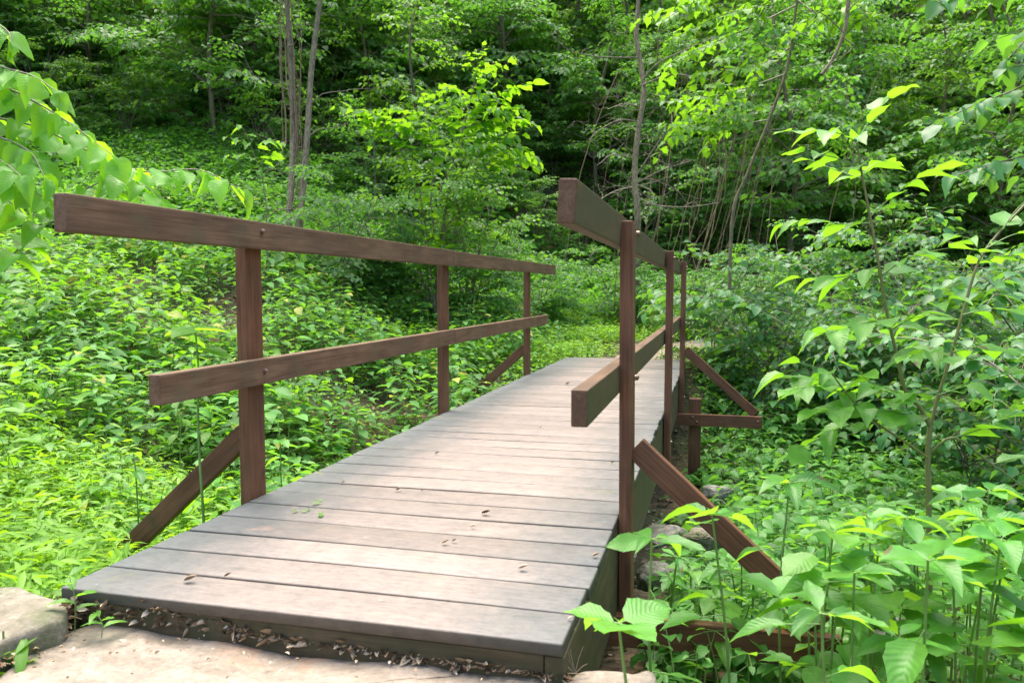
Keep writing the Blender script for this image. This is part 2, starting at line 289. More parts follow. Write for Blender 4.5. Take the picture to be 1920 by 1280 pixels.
def soil_mat(name='forest_floor',green=1):
    m,nt,out=mat(name); lk=nt.links; ge=N(nt,'ShaderNodeNewGeometry'); co=ge.outputs['Position']
    a=noise(nt,co,2.2,8,.7); r=ramp(nt,[(.3,(.038,.026,.013)),(.5,(.075,.052,.028)),(.7,(.135,.098,.058))]); lk.new(a.outputs[0],r.inputs[0]); col=r.outputs[0]
    v=N(nt,'ShaderNodeTexVoronoi',Scale=26); lk.new(co,v.inputs['Vector']); vr=ramp(nt,[(0,(.5,.5,.5)),(.5,(1.0,.95,.9)),(1,(1.5,1.35,1.25))]); lk.new(v.outputs['Color'],vr.inputs[0]); col=mixc(nt,1.0,col,vr.outputs[0],'MULTIPLY')
    g=noise(nt,co,1.3,6,.7); gr=ramp(nt,[(.42,(0,0,0)),(.6,(.7,.7,.7))]); lk.new(g.outputs[0],gr.inputs[0]); col=mixc(nt,gr.outputs[0],col,(.045,.07,.018))
    p=N(nt,'ShaderNodeBsdfPrincipled',Roughness=.95); lk.new(col,p.inputs['Base Color']); b=N(nt,'ShaderNodeBump',Strength=.9,Distance=.03); lk.new(v.outputs['Distance'],b.inputs['Height']); lk.new(b.outputs[0],p.inputs['Normal']); lk.new(p.outputs[0],out.inputs[0]); return m
SOIL=soil_mat()
def dirt_mat():
    m,nt,out=mat('trodden_dirt'); lk=nt.links; ge=N(nt,'ShaderNodeNewGeometry'); co=ge.outputs['Position']
    a=noise(nt,co,4,8,.7); r=ramp(nt,[(.3,(.13,.10,.07)),(.5,(.23,.18,.135)),(.7,(.33,.28,.23))]); lk.new(a.outputs[0],r.inputs[0]); p=N(nt,'ShaderNodeBsdfPrincipled',Roughness=.95); lk.new(r.outputs[0],p.inputs['Base Color'])
    b=N(nt,'ShaderNodeBump',Strength=.6,Distance=.03); lk.new(a.outputs[0],b.inputs['Height']); lk.new(b.outputs[0],p.inputs['Normal']); lk.new(p.outputs[0],out.inputs[0]); return m
DIRT=dirt_mat()
def litter_mat():
    m,nt,out=mat('dry_leaf'); lk=nt.links; a=N(nt,'ShaderNodeAttribute',_attribute_name='rnd'); r=ramp(nt,[(0,(.08,.045,.02)),(.35,(.20,.13,.07)),(.7,(.36,.27,.17)),(1,(.55,.46,.34))]); lk.new(a.outputs['Fac'],r.inputs[0])
    p=N(nt,'ShaderNodeBsdfPrincipled',Roughness=.8); lk.new(r.outputs[0],p.inputs['Base Color']); lk.new(p.outputs[0],out.inputs[0]); return m
LITTER=litter_mat()
def metal_mat():
    m,nt,out=mat('galvanised_bolt'); tc=N(nt,'ShaderNodeTexCoord'); nz=noise(nt,tc.outputs['Object'],300,3); r=ramp(nt,[(.3,(.12,.07,.045)),(.7,(.30,.22,.17))]); nt.links.new(nz.outputs[0],r.inputs[0]); p=N(nt,'ShaderNodeBsdfPrincipled',Roughness=.38,Metallic=.8); nt.links.new(r.outputs[0],p.inputs['Base Color']); nt.links.new(p.outputs[0],out.inputs[0]); return m
METAL=metal_mat(); NAIL=stem_mat('dark_nail',(.02,.015,.01),(.05,.035,.025),.6)

# ------------------------------------------------------------------ terrain
HILL=[(14,1.6),(20,6.0),(30,13.5),(60,30),(140,42)]
COLS=[(0,[(0,-.2),(1.6,-.22),(2.5,-.38),(3.5,-.34),(4.5,-.06),(5.5,.28),(6.5,.66),(8,1.15),(10,1.75),(14,4),(20,7.8),(30,15),(60,30),(140,42)]),
 (450,[(0,-.15),(1.7,-.2),(3,-.55),(4,-.55),(5,-.22),(6,.15),(7,.52),(8.5,1.0),(10.5,1.65),(14,3.6),(20,7.8),(30,15),(60,30),(140,42)]),
 (800,[(0,-.14),(1.7,-.2),(3,-.6),(4.5,-.85),(5.5,-.6),(6.8,-.2),(8,.05),(9.5,.42),(11,.95),(13,1.9),(20,7),(30,14.5),(60,30),(140,42)]),
 (1100,[(0,-.14),(1.6,-.2),(2.6,-.55),(4.5,-.9),(6.2,-.6),(7.2,-.06),(8.5,-.02),(10,.12),(12,.5),(14,1.2),(20,6),(30,13.8),(60,30),(140,42)]),
 (1250,[(0,-.15),(1.4,-.25),(2.5,-.5),(4.5,-.9),(6.2,-.8),(7.3,-.1),(8.5,-.02),(10,.08),(12,.4),(14,1.1),(20,6),(30,13.8),(60,30),(140,42)]),
 (1500,[(0,-.22),(1.2,-.42),(2.5,-.55),(5,-.9),(6.5,-.75),(8.5,-.18),(10,0),(11.5,.06),(13,.6),(15,1.8),(20,5.5),(30,13.3),(60,30),(140,42)]),
 (1900,[(0,-.22),(1.2,-.42),(2.5,-.62),(5,-.9),(7,-.6),(9,-.12),(10.5,0),(12,.2),(14,1.2),(20,5.2),(30,13),(60,30),(140,42)])]
AZ=np.array([math.atan((u-960)/FPX) for u,_ in COLS])
def smoothp(D,tab):
    d=np.array([t[0] for t in tab]); z=np.array([t[1] for t in tab])
    return (np.interp(D-.35,d,z)+2*np.interp(D,d,z)+np.interp(D+.35,d,z))/4
def ground_z(x,y):
    x=np.asarray(x,float); y=np.asarray(y,float); dx=x-CAM[0]; dy=y-CAM[1]
    a=math.sin(YAW); c=math.cos(YAW); lat=dx*c+dy*a; dep=-dx*a+dy*c
    az=np.arctan2(lat,dep); rr=np.hypot(dx,dy); azc=np.clip(az,AZ[0],AZ[-1]); D=rr*np.cos(azc)
    Z=np.stack([smoothp(D,t) for _,t in COLS],0); k=np.clip(np.searchsorted(AZ,azc)-1,0,len(AZ)-2)
    f=(azc-AZ[k])/(AZ[k+1]-AZ[k]); f=f*f*(3-2*f); i=np.indices(az.shape) if az.ndim else None
    zk=np.take_along_axis(Z,k[None],0)[0]; zk1=np.take_along_axis(Z,(k+1)[None],0)[0]; z=zk*(1-f)+zk1*f
    b=np.clip((np.abs(az)-1.5)/.9,0,1); b=b*b*(3-2*b); z=z*(1-b)+np.minimum(z,-.15)*b
    amp=np.clip((rr-1.5)/8,0.1,1)
    z=z+amp*(.05*np.sin(x*2.1+y*1.3)+.04*np.sin(x*3.7-y*2.9+1)+.1*np.sin(x*.7+1.7)*np.sin(y*.6+.4)*np.clip((rr-6)/6,0,1))+.012*np.sin(x*11+y*7)*np.sin(y*13-x*5)
    # creek bed below the deck keeps clear of the timbers
    under=np.clip(1-np.abs(x+.56)/.9,0,1)*np.clip((y-.35)/.5,0,1)*np.clip((5.9-y)/.6,0,1); z=np.where(under>0,np.minimum(z,z*(1-under)+(-.6)*under),z)
    end=np.clip(1-np.abs(x+.56)/1.4,0,1)*(y>5.7)*(y<7.2); z=np.where(end>0,np.minimum(z,-.06),z)
    return z
def gz(x,y): return float(ground_z(np.array([x]),np.array([y]))[0])
def ax(lo,f0,f1,hi,fs,cs):
    return np.unique(np.round(np.concatenate([-np.geomspace(1,1+(f0-lo),26)[::-1]+1+f0,np.arange(f0,f1,fs),np.geomspace(1,1+(hi-f1),40)-1+f1]),4))
def terrain():
    xs=ax(-70,-7,6,70,.09,1); ys=ax(-30,-1.5,10,110,.09,1); X,Y=np.meshgrid(xs,ys); Z=ground_z(X.ravel(),Y.ravel())
    V=np.stack([X.ravel(),Y.ravel(),Z],1); n=len(xs); i=np.arange(len(ys)-1)[:,None]*n+np.arange(n-1)[None]; i=i.ravel()
    g=Geo(); g.add(V,np.stack([i,i+1,i+n+1,i+n],1)); o=g.obj('ground',SOIL); o['kind']='structure'
terrain()
def ribbon(name,line,w,mt,dz=.012):
    P=curve(line,60); T=unit(np.gradient(P,axis=0)); S=np.stack([T[:,1],-T[:,0],0*T[:,0]],1); m=9; V=[]
    for j in range(m):
        o=(j/(m-1)-.5)*w; q=P+S*o*(1+.25*np.sin(np.arange(len(P))*.7+j))[:,None]; e=abs(j/(m-1)-.5)*2
        V.append(np.stack([q[:,0],q[:,1],ground_z(q[:,0],q[:,1])+dz*(1.2-1.7*e**3)],1))
    V=np.stack(V,1).reshape(-1,3); k=len(P); i=(np.arange(k-1)[:,None]*m+np.arange(m-1)[None]).ravel()
    g=Geo(); g.add(V,np.stack([i,i+1,i+m+1,i+m],1)); o=g.obj(name,mt); o['kind']='structure'
ribbon('path',[(-.55,6.15,0),(-.35,7.2,0),(.1,8.4,0),(1.2,9.6,0),(3,10.2,0),(6,10.4,0),(9,9.6,0)],.9,DIRT)

# ------------------------------------------------------------------ footbridge
BR=empty('footbridge',(-.5646,0,0),'brown timber footbridge with pale plank deck and two sloping railings across the ravine','footbridge')
BO=np.array([-.5646,0,0])
def beam(name,p0,p1,w,h,mt,parent=None,up=(0,0,1),bev=.003,cuts=0,roll=0):
    """timber from p0 to p1 (centre line), w sideways, h along up"""
    p0=np.array(p0,float)-BO; p1=np.array(p1,float)-BO; L=np.linalg.norm(p1-p0); X=(p1-p0)/L; Yv=unit(np.cross(np.array(up,float),X)); Z=np.cross(X,Yv)
    if roll: c,s=math.cos(roll),math.sin(roll); Yv,Z=Yv*c+Z*s,-Yv*s+Z*c
    bm=bmesh.new(); bmesh.ops.create_cube(bm,size=1)
    for v in bm.verts: v.co=Vector((v.co.x*L,v.co.y*w,v.co.z*h))
    bmesh.ops.bevel(bm,geom=bm.edges[:],offset=bev,segments=2,profile=.6,affect='EDGES')
    me=bpy.data.meshes.new(name); bm.to_mesh(me); bm.free(); me.materials.append(mt)
    for p in me.polygons: p.use_smooth=False
    o=bpy.data.objects.new(name,me); C.objects.link(o); c=(p0+p1)/2
    o.matrix_world=Matrix(((X[0],Yv[0],Z[0],c[0]),(X[1],Yv[1],Z[1],c[1]),(X[2],Yv[2],Z[2],c[2]),(0,0,0,1))); o.parent=parent or BR; return o
def sub(o,parent):     # keep place while becoming a child of a beam
    mw=o.matrix_world.copy(); o.parent=parent; o.matrix_parent_inverse=Matrix.Identity(4); o.matrix_basis=parent.matrix_basis.inverted()@mw; return o
W=1.1293; P=.1445; LEN=6.09
nb=42
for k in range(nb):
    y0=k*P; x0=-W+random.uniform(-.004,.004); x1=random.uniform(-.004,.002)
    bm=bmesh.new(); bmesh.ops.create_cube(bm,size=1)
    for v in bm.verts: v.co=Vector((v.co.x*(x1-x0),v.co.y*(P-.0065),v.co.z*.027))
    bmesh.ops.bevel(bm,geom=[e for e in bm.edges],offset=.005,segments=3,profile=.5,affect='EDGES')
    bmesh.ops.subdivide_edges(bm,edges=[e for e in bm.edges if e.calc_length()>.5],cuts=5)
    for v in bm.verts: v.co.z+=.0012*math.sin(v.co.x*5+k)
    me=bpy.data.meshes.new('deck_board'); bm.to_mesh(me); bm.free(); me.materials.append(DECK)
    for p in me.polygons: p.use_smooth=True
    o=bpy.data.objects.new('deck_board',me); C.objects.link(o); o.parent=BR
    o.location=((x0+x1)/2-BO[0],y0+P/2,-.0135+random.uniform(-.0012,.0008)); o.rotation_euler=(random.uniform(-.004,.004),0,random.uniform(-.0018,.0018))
for xc in (-.0215,-.5646,-W+.0215): beam('stringer',(xc,.012 if abs(xc+.5646)>.1 else .06,-.153),(xc,LEN-.04,-.153),.038,.245,STR)
beam('header',(-W+.042,.032,-.1),(-.042,.032,-.1),.038,.14,STR)
beam('header',(-W+.045,LEN-.06,-.105),(-.045,LEN-.06,-.105),.038,.14,STR)
def bolt(parent,p,axis,r=.009):
    g=Geo(); a=unit(np.array(axis,float)); p=np.array(p,float)-BO
    tube(g,[p,p+a*.002,p+a*.005,p+a*.008],r,r*.9,12,m=0); t=[p+a*.008,p+a*.0105,p+a*.012]; tube(g,t,r*.9,r*.15,12,m=0)
    o=g.obj('bolt',METAL); return sub(o,parent)
def nail(parent,p,axis,r=.0032):
    g=Geo(); a=unit(np.array(axis,float)); p=np.array(p,float)-BO; tube(g,[p-a*.002,p+a*.0006,p+a*.001],r,r*.1,8,m=0); return sub(g.obj('nail',NAIL),parent)
pw,pd=.036,.089
posts={}
for side,ys,ztop in (('l',(.7426,2.5434,4.4739),.79),('r',(.8388,2.813,4.6179),.848)):
    for i,y in enumerate(ys):
        x=(-W-pw/2-.001) if side=='l' else (pw/2+.001); zt=ztop+(.0 if side=='l' else (-.004,.004,.012)[i])
        lean=.0 if side=='l' else (-.006,.004,.004)[i]
        posts[side,i]=beam('rail_post',(x,y+pd/2,-.345),(x+lean,y+pd/2,zt),pd,pw,POST,up=(1,0,0),bev=.004)
rt=.036
def rail(name,x,y0,y1,z0,z1,h,mt,roll=0): return beam(name,(x,y0,z0),(x,y1,z1),rt,h,mt,bev=.0035,roll=roll)
hT,hTb,hL,hLb=.8568,.7757,.4382,.3598
xl=-W+rt/2+.001; xr=-rt/2-.001; zt=(hT+hTb)/2; zl=(hL+hLb)/2
zsp=2.60
a1=rail('top_rail',xl,.024,zsp,zt+.001,zt,hT-hTb+.002,RAIL); a2=rail('top_rail',xl,zsp+.003,5.3665,zt,zt+.003,hT-hTb-.002,RAIL)
b1=rail('lower_rail',xl,.301,zsp+.02,zl-.001,zl,hL-hLb,RAIL); b2=rail('lower_rail',xl,zsp+.023,5.05,zl,zl+.003,hL-hLb-.001,RAIL)
c1=rail('top_rail',xr,.105,2.86,zt+.004,zt-.006,.086,MOSSY,roll=.05); c2=rail('top_rail',xr,2.863,5.1,zt-.006,zt-.002,.082,MOSSY)
d1=rail('lower_rail',xr,.259,2.86,zl,zl,.080,MOSSY); d2=rail('lower_rail',xr,2.863,5.05,zl,zl,.08,MOSSY)
for par,z in ((a1,zt+.012),(b1,zl)): bolt(par,(xl+rt/2,.775,z),(1,0,0))
for par,z in ((c1,zt-.006),(d1,zl)):
    for yy in (.88,): bolt(posts['r',0],(pw+.001,yy+.01,z),(1,0,0),.0085)
for i,yy in ((1,2.85),(2,4.66)):
    for z in (zt,zl,-.16): bolt(posts['r',i],(pw+.005*(z>.5),yy,z),(1,0,0),.008)
for yy,zz in ((2.575,.012),(2.62,.012),(2.575,-.005),(2.62,-.004)): nail(a1 if yy<zsp else a2,(xl+rt/2,yy,zt+zz),(1,0,0)); nail(b1 if yy<zsp else b2,(xl+rt/2,yy,zl+zz),(1,0,0))
for yy,zz in ((3.35,-.012),(4.45,-.016),(4.6,.012),(4.72,-.02),(4.84,-.01)): nail(a2,(xl+rt/2,yy,zt+zz),(1,0,0),.0045)
nail(b1,(xl+rt/2,.345,zl-.03),(1,0,0),.003); nail(b1,(xl+rt/2,1.6,zl+.02),(1,0,0),.004)
# outriggers with raking braces
for side,i,y,ln in (('r',0,.8388,.60),('r',2,4.6179,.60),('l',0,.7426,.60),('l',2,4.4739,.60),('l',1,2.5434,.5)):
    s=1 if side=='r' else -1; xb=0 if side=='r' else -W; yc=y-.02 if side=='r' else y-.02
    q=beam('outrigger',(xb-s*.15,yc,-.318),(xb+s*ln,yc,-.318),.036,.089,POST,bev=.004)
    for dx in (.57,): bolt(q,(xb+s*dx,yc-.018,-.31),(0,-1,0),.007)
    if side=='r' and i==2:
        bolt(q,(.105,yc-.018,-.295),(0,-1,0),.009); bolt(q,(.135,yc-.018,-.33),(0,-1,0),.009)
    if i!=1:
        p0=np.array((xb+s*(.03),yc+.02+.036,.205)); p1=np.array((xb+s*(ln-.045),yc+.02+.036,-.268))
        if side=='r': p0=p0+np.array((.012,0,-.005))
        b=beam('brace',p0,p1,.036,.066,POST,up=(s*.6,0,.8),bev=.004)
        dd=unit(p1-p0); nn=np.array([s*abs(dd[2]),0,abs(dd[0])]); nail(b,p0+dd*.06+nn*.033,nn,.005); nail(b,p0+dd*.075+nn*.033+np.array([0,.008,0]),nn,.004)
sp=beam('support_post',(.12,4.6179+.045,-1.05),(.12,4.6179+.045,-.165),.089,.089,POST,up=(1,0,0),bev=.005)
beam('support_post',(-W-.12,4.4739+.045,-1.0),(-W-.12,4.4739+.045,-.165),.089,.089,POST,up=(1,0,0),bev=.005)

# ------------------------------------------------------------------ stones
def nz3(p,s): 
    x,y,z=p[...,0]*s,p[...,1]*s,p[...,2]*s
    return (np.sin(x*1.7+y*.9+1.3)*np.sin(y*2.1-z*1.1+.5)+.5*np.sin(x*4.1-z*2.3+2)*np.sin(y*3.9+x)+.25*np.sin(x*9.3+y*7)*np.sin(z*8+y*5.1))
def slab(name,outline,z,thick,mt,label,crown=.01,rnd=.03,cat='stone',amp=.008):
    O=np.array([(*p[:2],) for p in outline]); Pp=curve(np.array([(*p,0) for p in np.vstack([O,O[:1]])]),96)[:-1,:2]
    n=len(Pp); c=Pp.mean(0); rings=[0,.2,.4,.55,.7,.8,.88,.93,.965,.985,1.0]; V=[]
    R_=np.linalg.norm(Pp-c,axis=1).mean()
    for f in rings:
        e=(1-f)*R_; dz=-(rnd-math.sqrt(max(0,rnd**2-max(0,rnd-e)**2))) if e<rnd else 0
        q=c+(Pp-c)*f; V.append(np.stack([q[:,0],q[:,1],np.full(n,z+dz+crown*(1-f*f))],1))
    for t in (.25,.6,1): q=c+(Pp-c)*(1.0+.012*math.sin(t*9)); V.append(np.stack([q[:,0],q[:,1],np.full(n,z-rnd-t*thick)],1))
    V=np.stack(V); V=V.reshape(-1,3); V[:,2]+=amp*nz3(V,3.1)+amp*.4*nz3(V,11); V[:,0]+=amp*.6*nz3(V+3,7); V[:,1]+=amp*.6*nz3(V-5,7)
    m=len(V)//n; Q=[(i*n+j,i*n+(j+1)%n,(i+1)*n+(j+1)%n,(i+1)*n+j) for i in range(m-1) for j in range(n)]
    g=Geo(); g.add(V,Q); base=np.array([c[0],c[1],z-thick]); o=g.obj(name,mt,inv=base); o.location=base; return tag(o,label,cat)
zS=-.085
ol=[onz(u,v,zS) for u,v in ((-80,1300),(20,1248),(70,1205),(150,1178),(245,1160),(340,1163),(430,1168),(540,1184),(650,1198),(800,1220),(930,1236),(1020,1246),(1052,1262))]
cx1=onz(1060,1290,zS)[0]
ol=ol+[np.array([cx1-.005,-.55,0]),np.array([cx1-.03,-1.35,0]),np.array([-.9,-1.5,0]),np.array([-1.5,-1.1,0])]
slab('stone_slab',ol,zS,.14,SLAB,'broad pinkish sandstone slab lying in front of the first deck board','stone slab' and .006,.022,'stone slab')
ol=[onz(u,v,zS-.005) for u,v in ((1068,1275),(1085,1262),(1130,1256),(1190,1262),(1240,1280))]
ol+=[np.array([.22,-.5,0]),np.array([.2,-1.2,0]),np.array([-.08,-1.25,0]),np.array([-.115,-.7,0])]
slab('stone_slab',ol,zS-.005,.14,SLAB,'small rounded sandstone block at the bottom edge right of the broad slab',.008,.02,'stone slab')
ol=[onz(u,v,-.02) for u,v in ((-160,1180),(-60,1108),(20,1088),(85,1106),(120,1124),(128,1146),(80,1166),(20,1182),(-60,1215))]
slab('edge_stone',ol,-.035,.16,EDGE,'rough lichen-spotted rock beside the left front corner of the deck',.004,.012,'rock',.011)
def boulder(name,p,s,mt,label,group=None,seed=0):
    r2=np.random.default_rng(seed+5); bm=bmesh.new(); pts=unit(r2.normal(0,1,(16,3)))*r2.uniform(.85,1.1,(16,1))
    for q in pts: bm.verts.new(Vector((q[0]*s[0],q[1]*s[1],max(q[2],-.6)*s[2])))
    h=bmesh.ops.convex_hull(bm,input=bm.verts[:]); bmesh.ops.delete(bm,geom=list({e for e in h['geom_interior']+h['geom_unused'] if isinstance(e,bmesh.types.BMVert)}),context='VERTS')
    bmesh.ops.bevel(bm,geom=bm.edges[:],offset=min(s)*.10,segments=2,profile=.6,affect='EDGES'); bmesh.ops.triangulate(bm,faces=bm.faces[:]); bmesh.ops.subdivide_edges(bm,edges=bm.edges[:],cuts=3,use_grid_fill=True)
    for v in bm.verts: d=np.array(v.co)/max(s); v.co+=v.normal*float(nz3(d+seed,5)*.03+nz3(d-seed,14)*.012)*max(s)
    me=bpy.data.meshes.new(name); bm.to_mesh(me); bm.free(); me.materials.append(mt)
    o=bpy.data.objects.new(name,me); C.objects.link(o); o.location=p; o.rotation_euler=(0,0,seed*1.7); return tag(o,label,'rock',group)
boulder('rock',at(1232,1085,2.9),(.08,.08,.07),ROCK,'olive grey rock behind the foot of the nearest right post','rocks in the ravine',1)
boulder('rock',at(1225,1000,3.2),(.13,.09,.06),ROCK,'flat grey rock wedged under the side of the deck','rocks in the ravine',2)
boulder('rock',at(1325,1010,3.1),(.12,.09,.05),EDGE,'tan flat rock below the nearest raking brace','rocks in the ravine',3)
boulder('rock',at(1660,1185,2.35),(.13,.10,.07),PALE,'pale whitish rock among the weeds right of the outrigger','rocks in the ravine',4)
boulder('rock',at(1590,1130,2.7),(.14,.1,.06),PALE,'small pale rock left of the large whitish rock','rocks in the ravine',5)
boulder('rock',at(1340,920,4.9),(.13,.10,.06),ROCK,'mossy rock near the foot of the short support post','rocks in the ravine',6)
q=onz(1035,676,-.05); boulder('rock',(q[0],q[1]+.15,-.09),(.2,.16,.09),PALE,'low pale rock at the far left corner of the deck','rocks in the ravine',7)
boulder('rock',onz(1480,640,-.0)+np.array([0,0,.02]),(.2,.12,.08),PALE,'light rock beside the dirt path behind the right railing','rocks in the ravine',8)

# ------------------------------------------------------------------ plant templates
def herb(h=.32,n=9,ls=.075,kind='ovate',W=.3,seg=4,up=.3,lean=.12,bushy=1.0):
    g=Geo(); top=np.array([random.uniform(-lean,lean)*h,random.uniform(-lean,lean)*h,h]); path=curve([(0,0,0),top*np.array([.2,.2,.5]),top],6); tube(g,path,.0028,.0012,4,m=1)
    s=np.concatenate([np.linspace(.45,1,n-2),[1,1]]); p,_=along(path,s); k=len(s); a=np.arange(k)*2.4+random.random()*6
    r=ls*rng.uniform(.35,.9,k)*bushy; d=np.stack([np.cos(a),np.sin(a),rng.uniform(-.3,.25,k)],1); q=p+d*r[:,None]*np.array([1,1,.3])
    for i in range(k): tube(g,[p[i],q[i]],.0009,.0006,3,m=1)
    put_leaves(g,leaf(kind,W,seg),q,d,np.array([0,0,1])+rng.normal(0,.22,(k,3)),ls*rng.uniform(.7,1.15,k)*np.interp(s,[.45,.9,1],[1,1,.6]))
    return g.arrays()
def grassy(h=.28,n=9,ls=.06):
    g=Geo(); lean=rng.normal(0,.3,2); path=curve([(0,0,0),(lean[0]*h*.3,lean[1]*h*.3,h*.6),(lean[0]*h,lean[1]*h,h)],6); tube(g,path,.0012,.0006,3,m=1)
    s=np.linspace(.25,1,n); p,_=along(path,s); b=random.random()*6; a=b+np.arange(n)*math.pi+rng.normal(0,.4,n); d=np.stack([np.cos(a),np.sin(a),rng.uniform(.1,.7,n)],1)
    put_leaves(g,leaf('lance',.13,3,droop=.35),p,d,np.array([0,0,1])+rng.normal(0,.2,(n,3)),ls*rng.uniform(.7,1.3,n)); return g.arrays()
def creeper(ls=.06,h=.1):
    g=Geo(); tube(g,[(0,0,0),(0,0,h)],.0012,.001,3,m=1); a=np.linspace(-1.25,1.25,5)+random.random()*6; d=np.stack([np.cos(a),np.sin(a),np.full(5,-.12)],1)
    put_leaves(g,leaf('ovate',.26,3),np.tile([0,0,h],(5,1)),d,np.tile([0,0,1.],(5,1))+rng.normal(0,.12,(5,3)),ls*np.array([.7,.95,1.1,.95,.7])); return g.arrays()
def vineleaf(ls=.07,h=.14,n=4,kind='heart',W=.42):
    g=Geo(); k=n; b=rng.normal(0,.07,(k,2)); p=np.stack([b[:,0],b[:,1],h*rng.uniform(.4,1.2,k)],1)
    for i in range(k): tube(g,[(b[i,0]*.4,b[i,1]*.4,0),p[i]],.0012,.0008,3,m=1)
    a=rng.uniform(0,6.28,k); d=np.stack([np.cos(a),np.sin(a),rng.uniform(-.4,.1,k)],1); put_leaves(g,leaf(kind,W,3),p,d,np.array([0,0,1])+rng.normal(0,.25,(k,3)),ls*rng.uniform(.6,1.2,k)); return g.arrays()
HERBS=[herb(random.uniform(.24,.40),random.choice((7,8,9,10)),random.uniform(.075,.105),seg=4,bushy=1.1) for _ in range(6)]
LOW=[herb(random.uniform(.08,.16),6,.045,seg=3) for _ in range(4)]
GRASS=[grassy(random.uniform(.16,.3),random.choice((7,9,11)),random.uniform(.045,.07)) for _ in range(6)]
CREEP=[creeper(random.uniform(.045,.07),random.uniform(.06,.14)) for _ in range(4)]
VINE=[vineleaf(random.uniform(.06,.09),random.uniform(.1,.22),5) for _ in range(4)]+[vineleaf(.075,.2,4,'lobed',.42)]
TALL=[herb(random.uniform(.5,.75),14,.11,'lance',.22,4,lean=.2,bushy=.5) for _ in range(3)]
def cam_polar(u,D):       # ground point below photo column u, D metres ahead
    lat=(u-960)/FPX*D; a,c=math.sin(YAW),math.cos(YAW); return CAM[0]+lat*c-D*a, CAM[1]+lat*a+D*c
def on_bridge(x,y,m=.04): return (x>-W-m)&(x<m)&(y>-.02)&(y<LEN+.02)
SLABS=[(-1.75,.28,-2,-.03)]
def scatter(g,templates,n,urange,drange,scale=(.75,1.25),keep=None,tilt=.12,slope=1,jit=.3,cl=0):
    D=np.sqrt(rng.uniform(drange[0]**2,drange[1]**2,n)); u=rng.uniform(urange[0],urange[1],n); x,y=cam_polar(u,D)
    ok=~on_bridge(x,y)
    ok&=~((x>-1.35)&(x<.16)&(y<.02)&(y>-2))
    if cl: ok&=(np.sin(x*2.3+y*1.1+cl)*np.sin(y*2.7-x*.8+cl*2)+rng.normal(0,.45,n))>-.25
    if keep is not None: ok&=keep(x,y,D,u)
    x=x[ok];y=y[ok];k=len(x);z=ground_z(x,y)-.01; which=rng.integers(0,len(templates),k)
    yaw=rng.uniform(0,6.283,k); s=rng.uniform(*scale,k); tx=rng.normal(0,tilt,k); ty=rng.normal(0,tilt,k)
    c,sn=np.cos(yaw),np.sin(yaw); Z=np.stack([tx,ty,np.ones(k)],1); Z=unit(Z); X=unit(np.cross(np.stack([-sn,c,0*c],1),Z)); Y=np.cross(Z,X); M=np.stack([X,Y,Z],-1)*s[:,None,None]
    for t in range(len(templates)):
        i=which==t; g.spread(templates[t],M[i],np.stack([x[i],y[i],z[i]],1),jit)
path_pts=curve([(-.55,6.15,0),(-.35,7.2,0),(.1,8.4,0),(1.2,9.6,0),(3,10.2,0),(6,10.4,0),(9,9.6,0)],60)
def offpath(x,y,w=.32): 
    d=np.min(np.hypot(x[:,None]-path_pts[None,:,0],y[:,None]-path_pts[None,:,1]),1); return d>w*rng.uniform(.5,1.6,len(x))
kp=lambda w: (lambda x,y,D,u: offpath(x,y,w))
thin=lambda x,y,D,u: (np.sin(x*3.1+y*2.2)+np.sin(x*1.3-y*3.3)+rng.normal(0,.5,len(x)))>-.1
def field(x,y,k): return np.sin(x*1.9+y*.8+k*1.7)*np.sin(y*2.2-x*.9+k*2.9)+.5*np.sin(x*4.3-y*3.1+k)
gap=lambda x,y,t=-.4: field(x,y,9)+rng.normal(0,.35,len(x))>t
g=Geo()     # oval leaved weeds on the left bank
scatter(g,HERBS,6200,(-900,1040),(3.0,10.4),(.5,1.35),keep=lambda x,y,D,u:(x<-W-.25)&((D>3.5)|(u<300))&offpath(x,y,.9)&((D>5.0)|(u<500)|(rng.random(len(x))<.55))&gap(x,y)&(field(x,y,1)>-.75),tilt=.09)
scatter(g,[herb(.45,10,.10,seg=4,bushy=1.1) for _ in range(3)],700,(-900,980),(3.4,8.5),(.8,1.25),keep=lambda x,y,D,u:(x<-W-.3)&(field(x,y,1)>.15)&gap(x,y),tilt=.08)
tag(g.obj('ground_cover',[LM['herb'],STEM]),'carpet of oval leaved green weeds on the left bank',kind='stuff')
g=Geo()
scatter(g,TALL,420,(-900,560),(2.6,6.5),(.6,1.1),keep=lambda x,y,D,u:(x<-W-.35)&(field(x,y,2)>.1),tilt=.15)
scatter(g,[herb(.22,7,.06,seg=3) for _ in range(3)],2600,(-900,1000),(3.0,9),(.6,1.6),keep=lambda x,y,D,u:(x<-W-.2)&(field(x,y,1)<.1)&gap(x,y,-.8),tilt=.15)
scatter(g,[vineleaf(.06,.15,5,'round',.36) for _ in range(3)],1500,(-900,1000),(3.0,9),(.6,1.6),keep=lambda x,y,D,u:(x<-W-.2)&(field(x,y,3)>-.1),tilt=.15)
tag(g.obj('ground_cover',[LM['bright'],STEM]),'brighter mixed weeds growing through the left bank carpet',kind='stuff')
g=Geo()     # bright low grass near left
scatter(g,GRASS,9000,(-900,640),(1.5,4.0),(.7,1.15),keep=lambda x,y,D,u:(x<-W-.02)&((x<-1.9)|(y>.0)),tilt=.3)
scatter(g,GRASS,6500,(780,1340),(7.3,11.5),(.5,.95),keep=kp(.45),tilt=.3)
scatter(g,GRASS,3500,(1250,2100),(8.2,12.5),(.6,1.1),keep=kp(.45),tilt=.3)
tag(g.obj('grass',[LM['grass'],STEM]),'bright yellow green low grass beside the deck and on the far clearing',kind='stuff')
g=Geo()
scatter(g,LOW,2600,(-600,700),(1.9,5.2),(.7,1.4),keep=lambda x,y,D,u:(x<-W-.03))
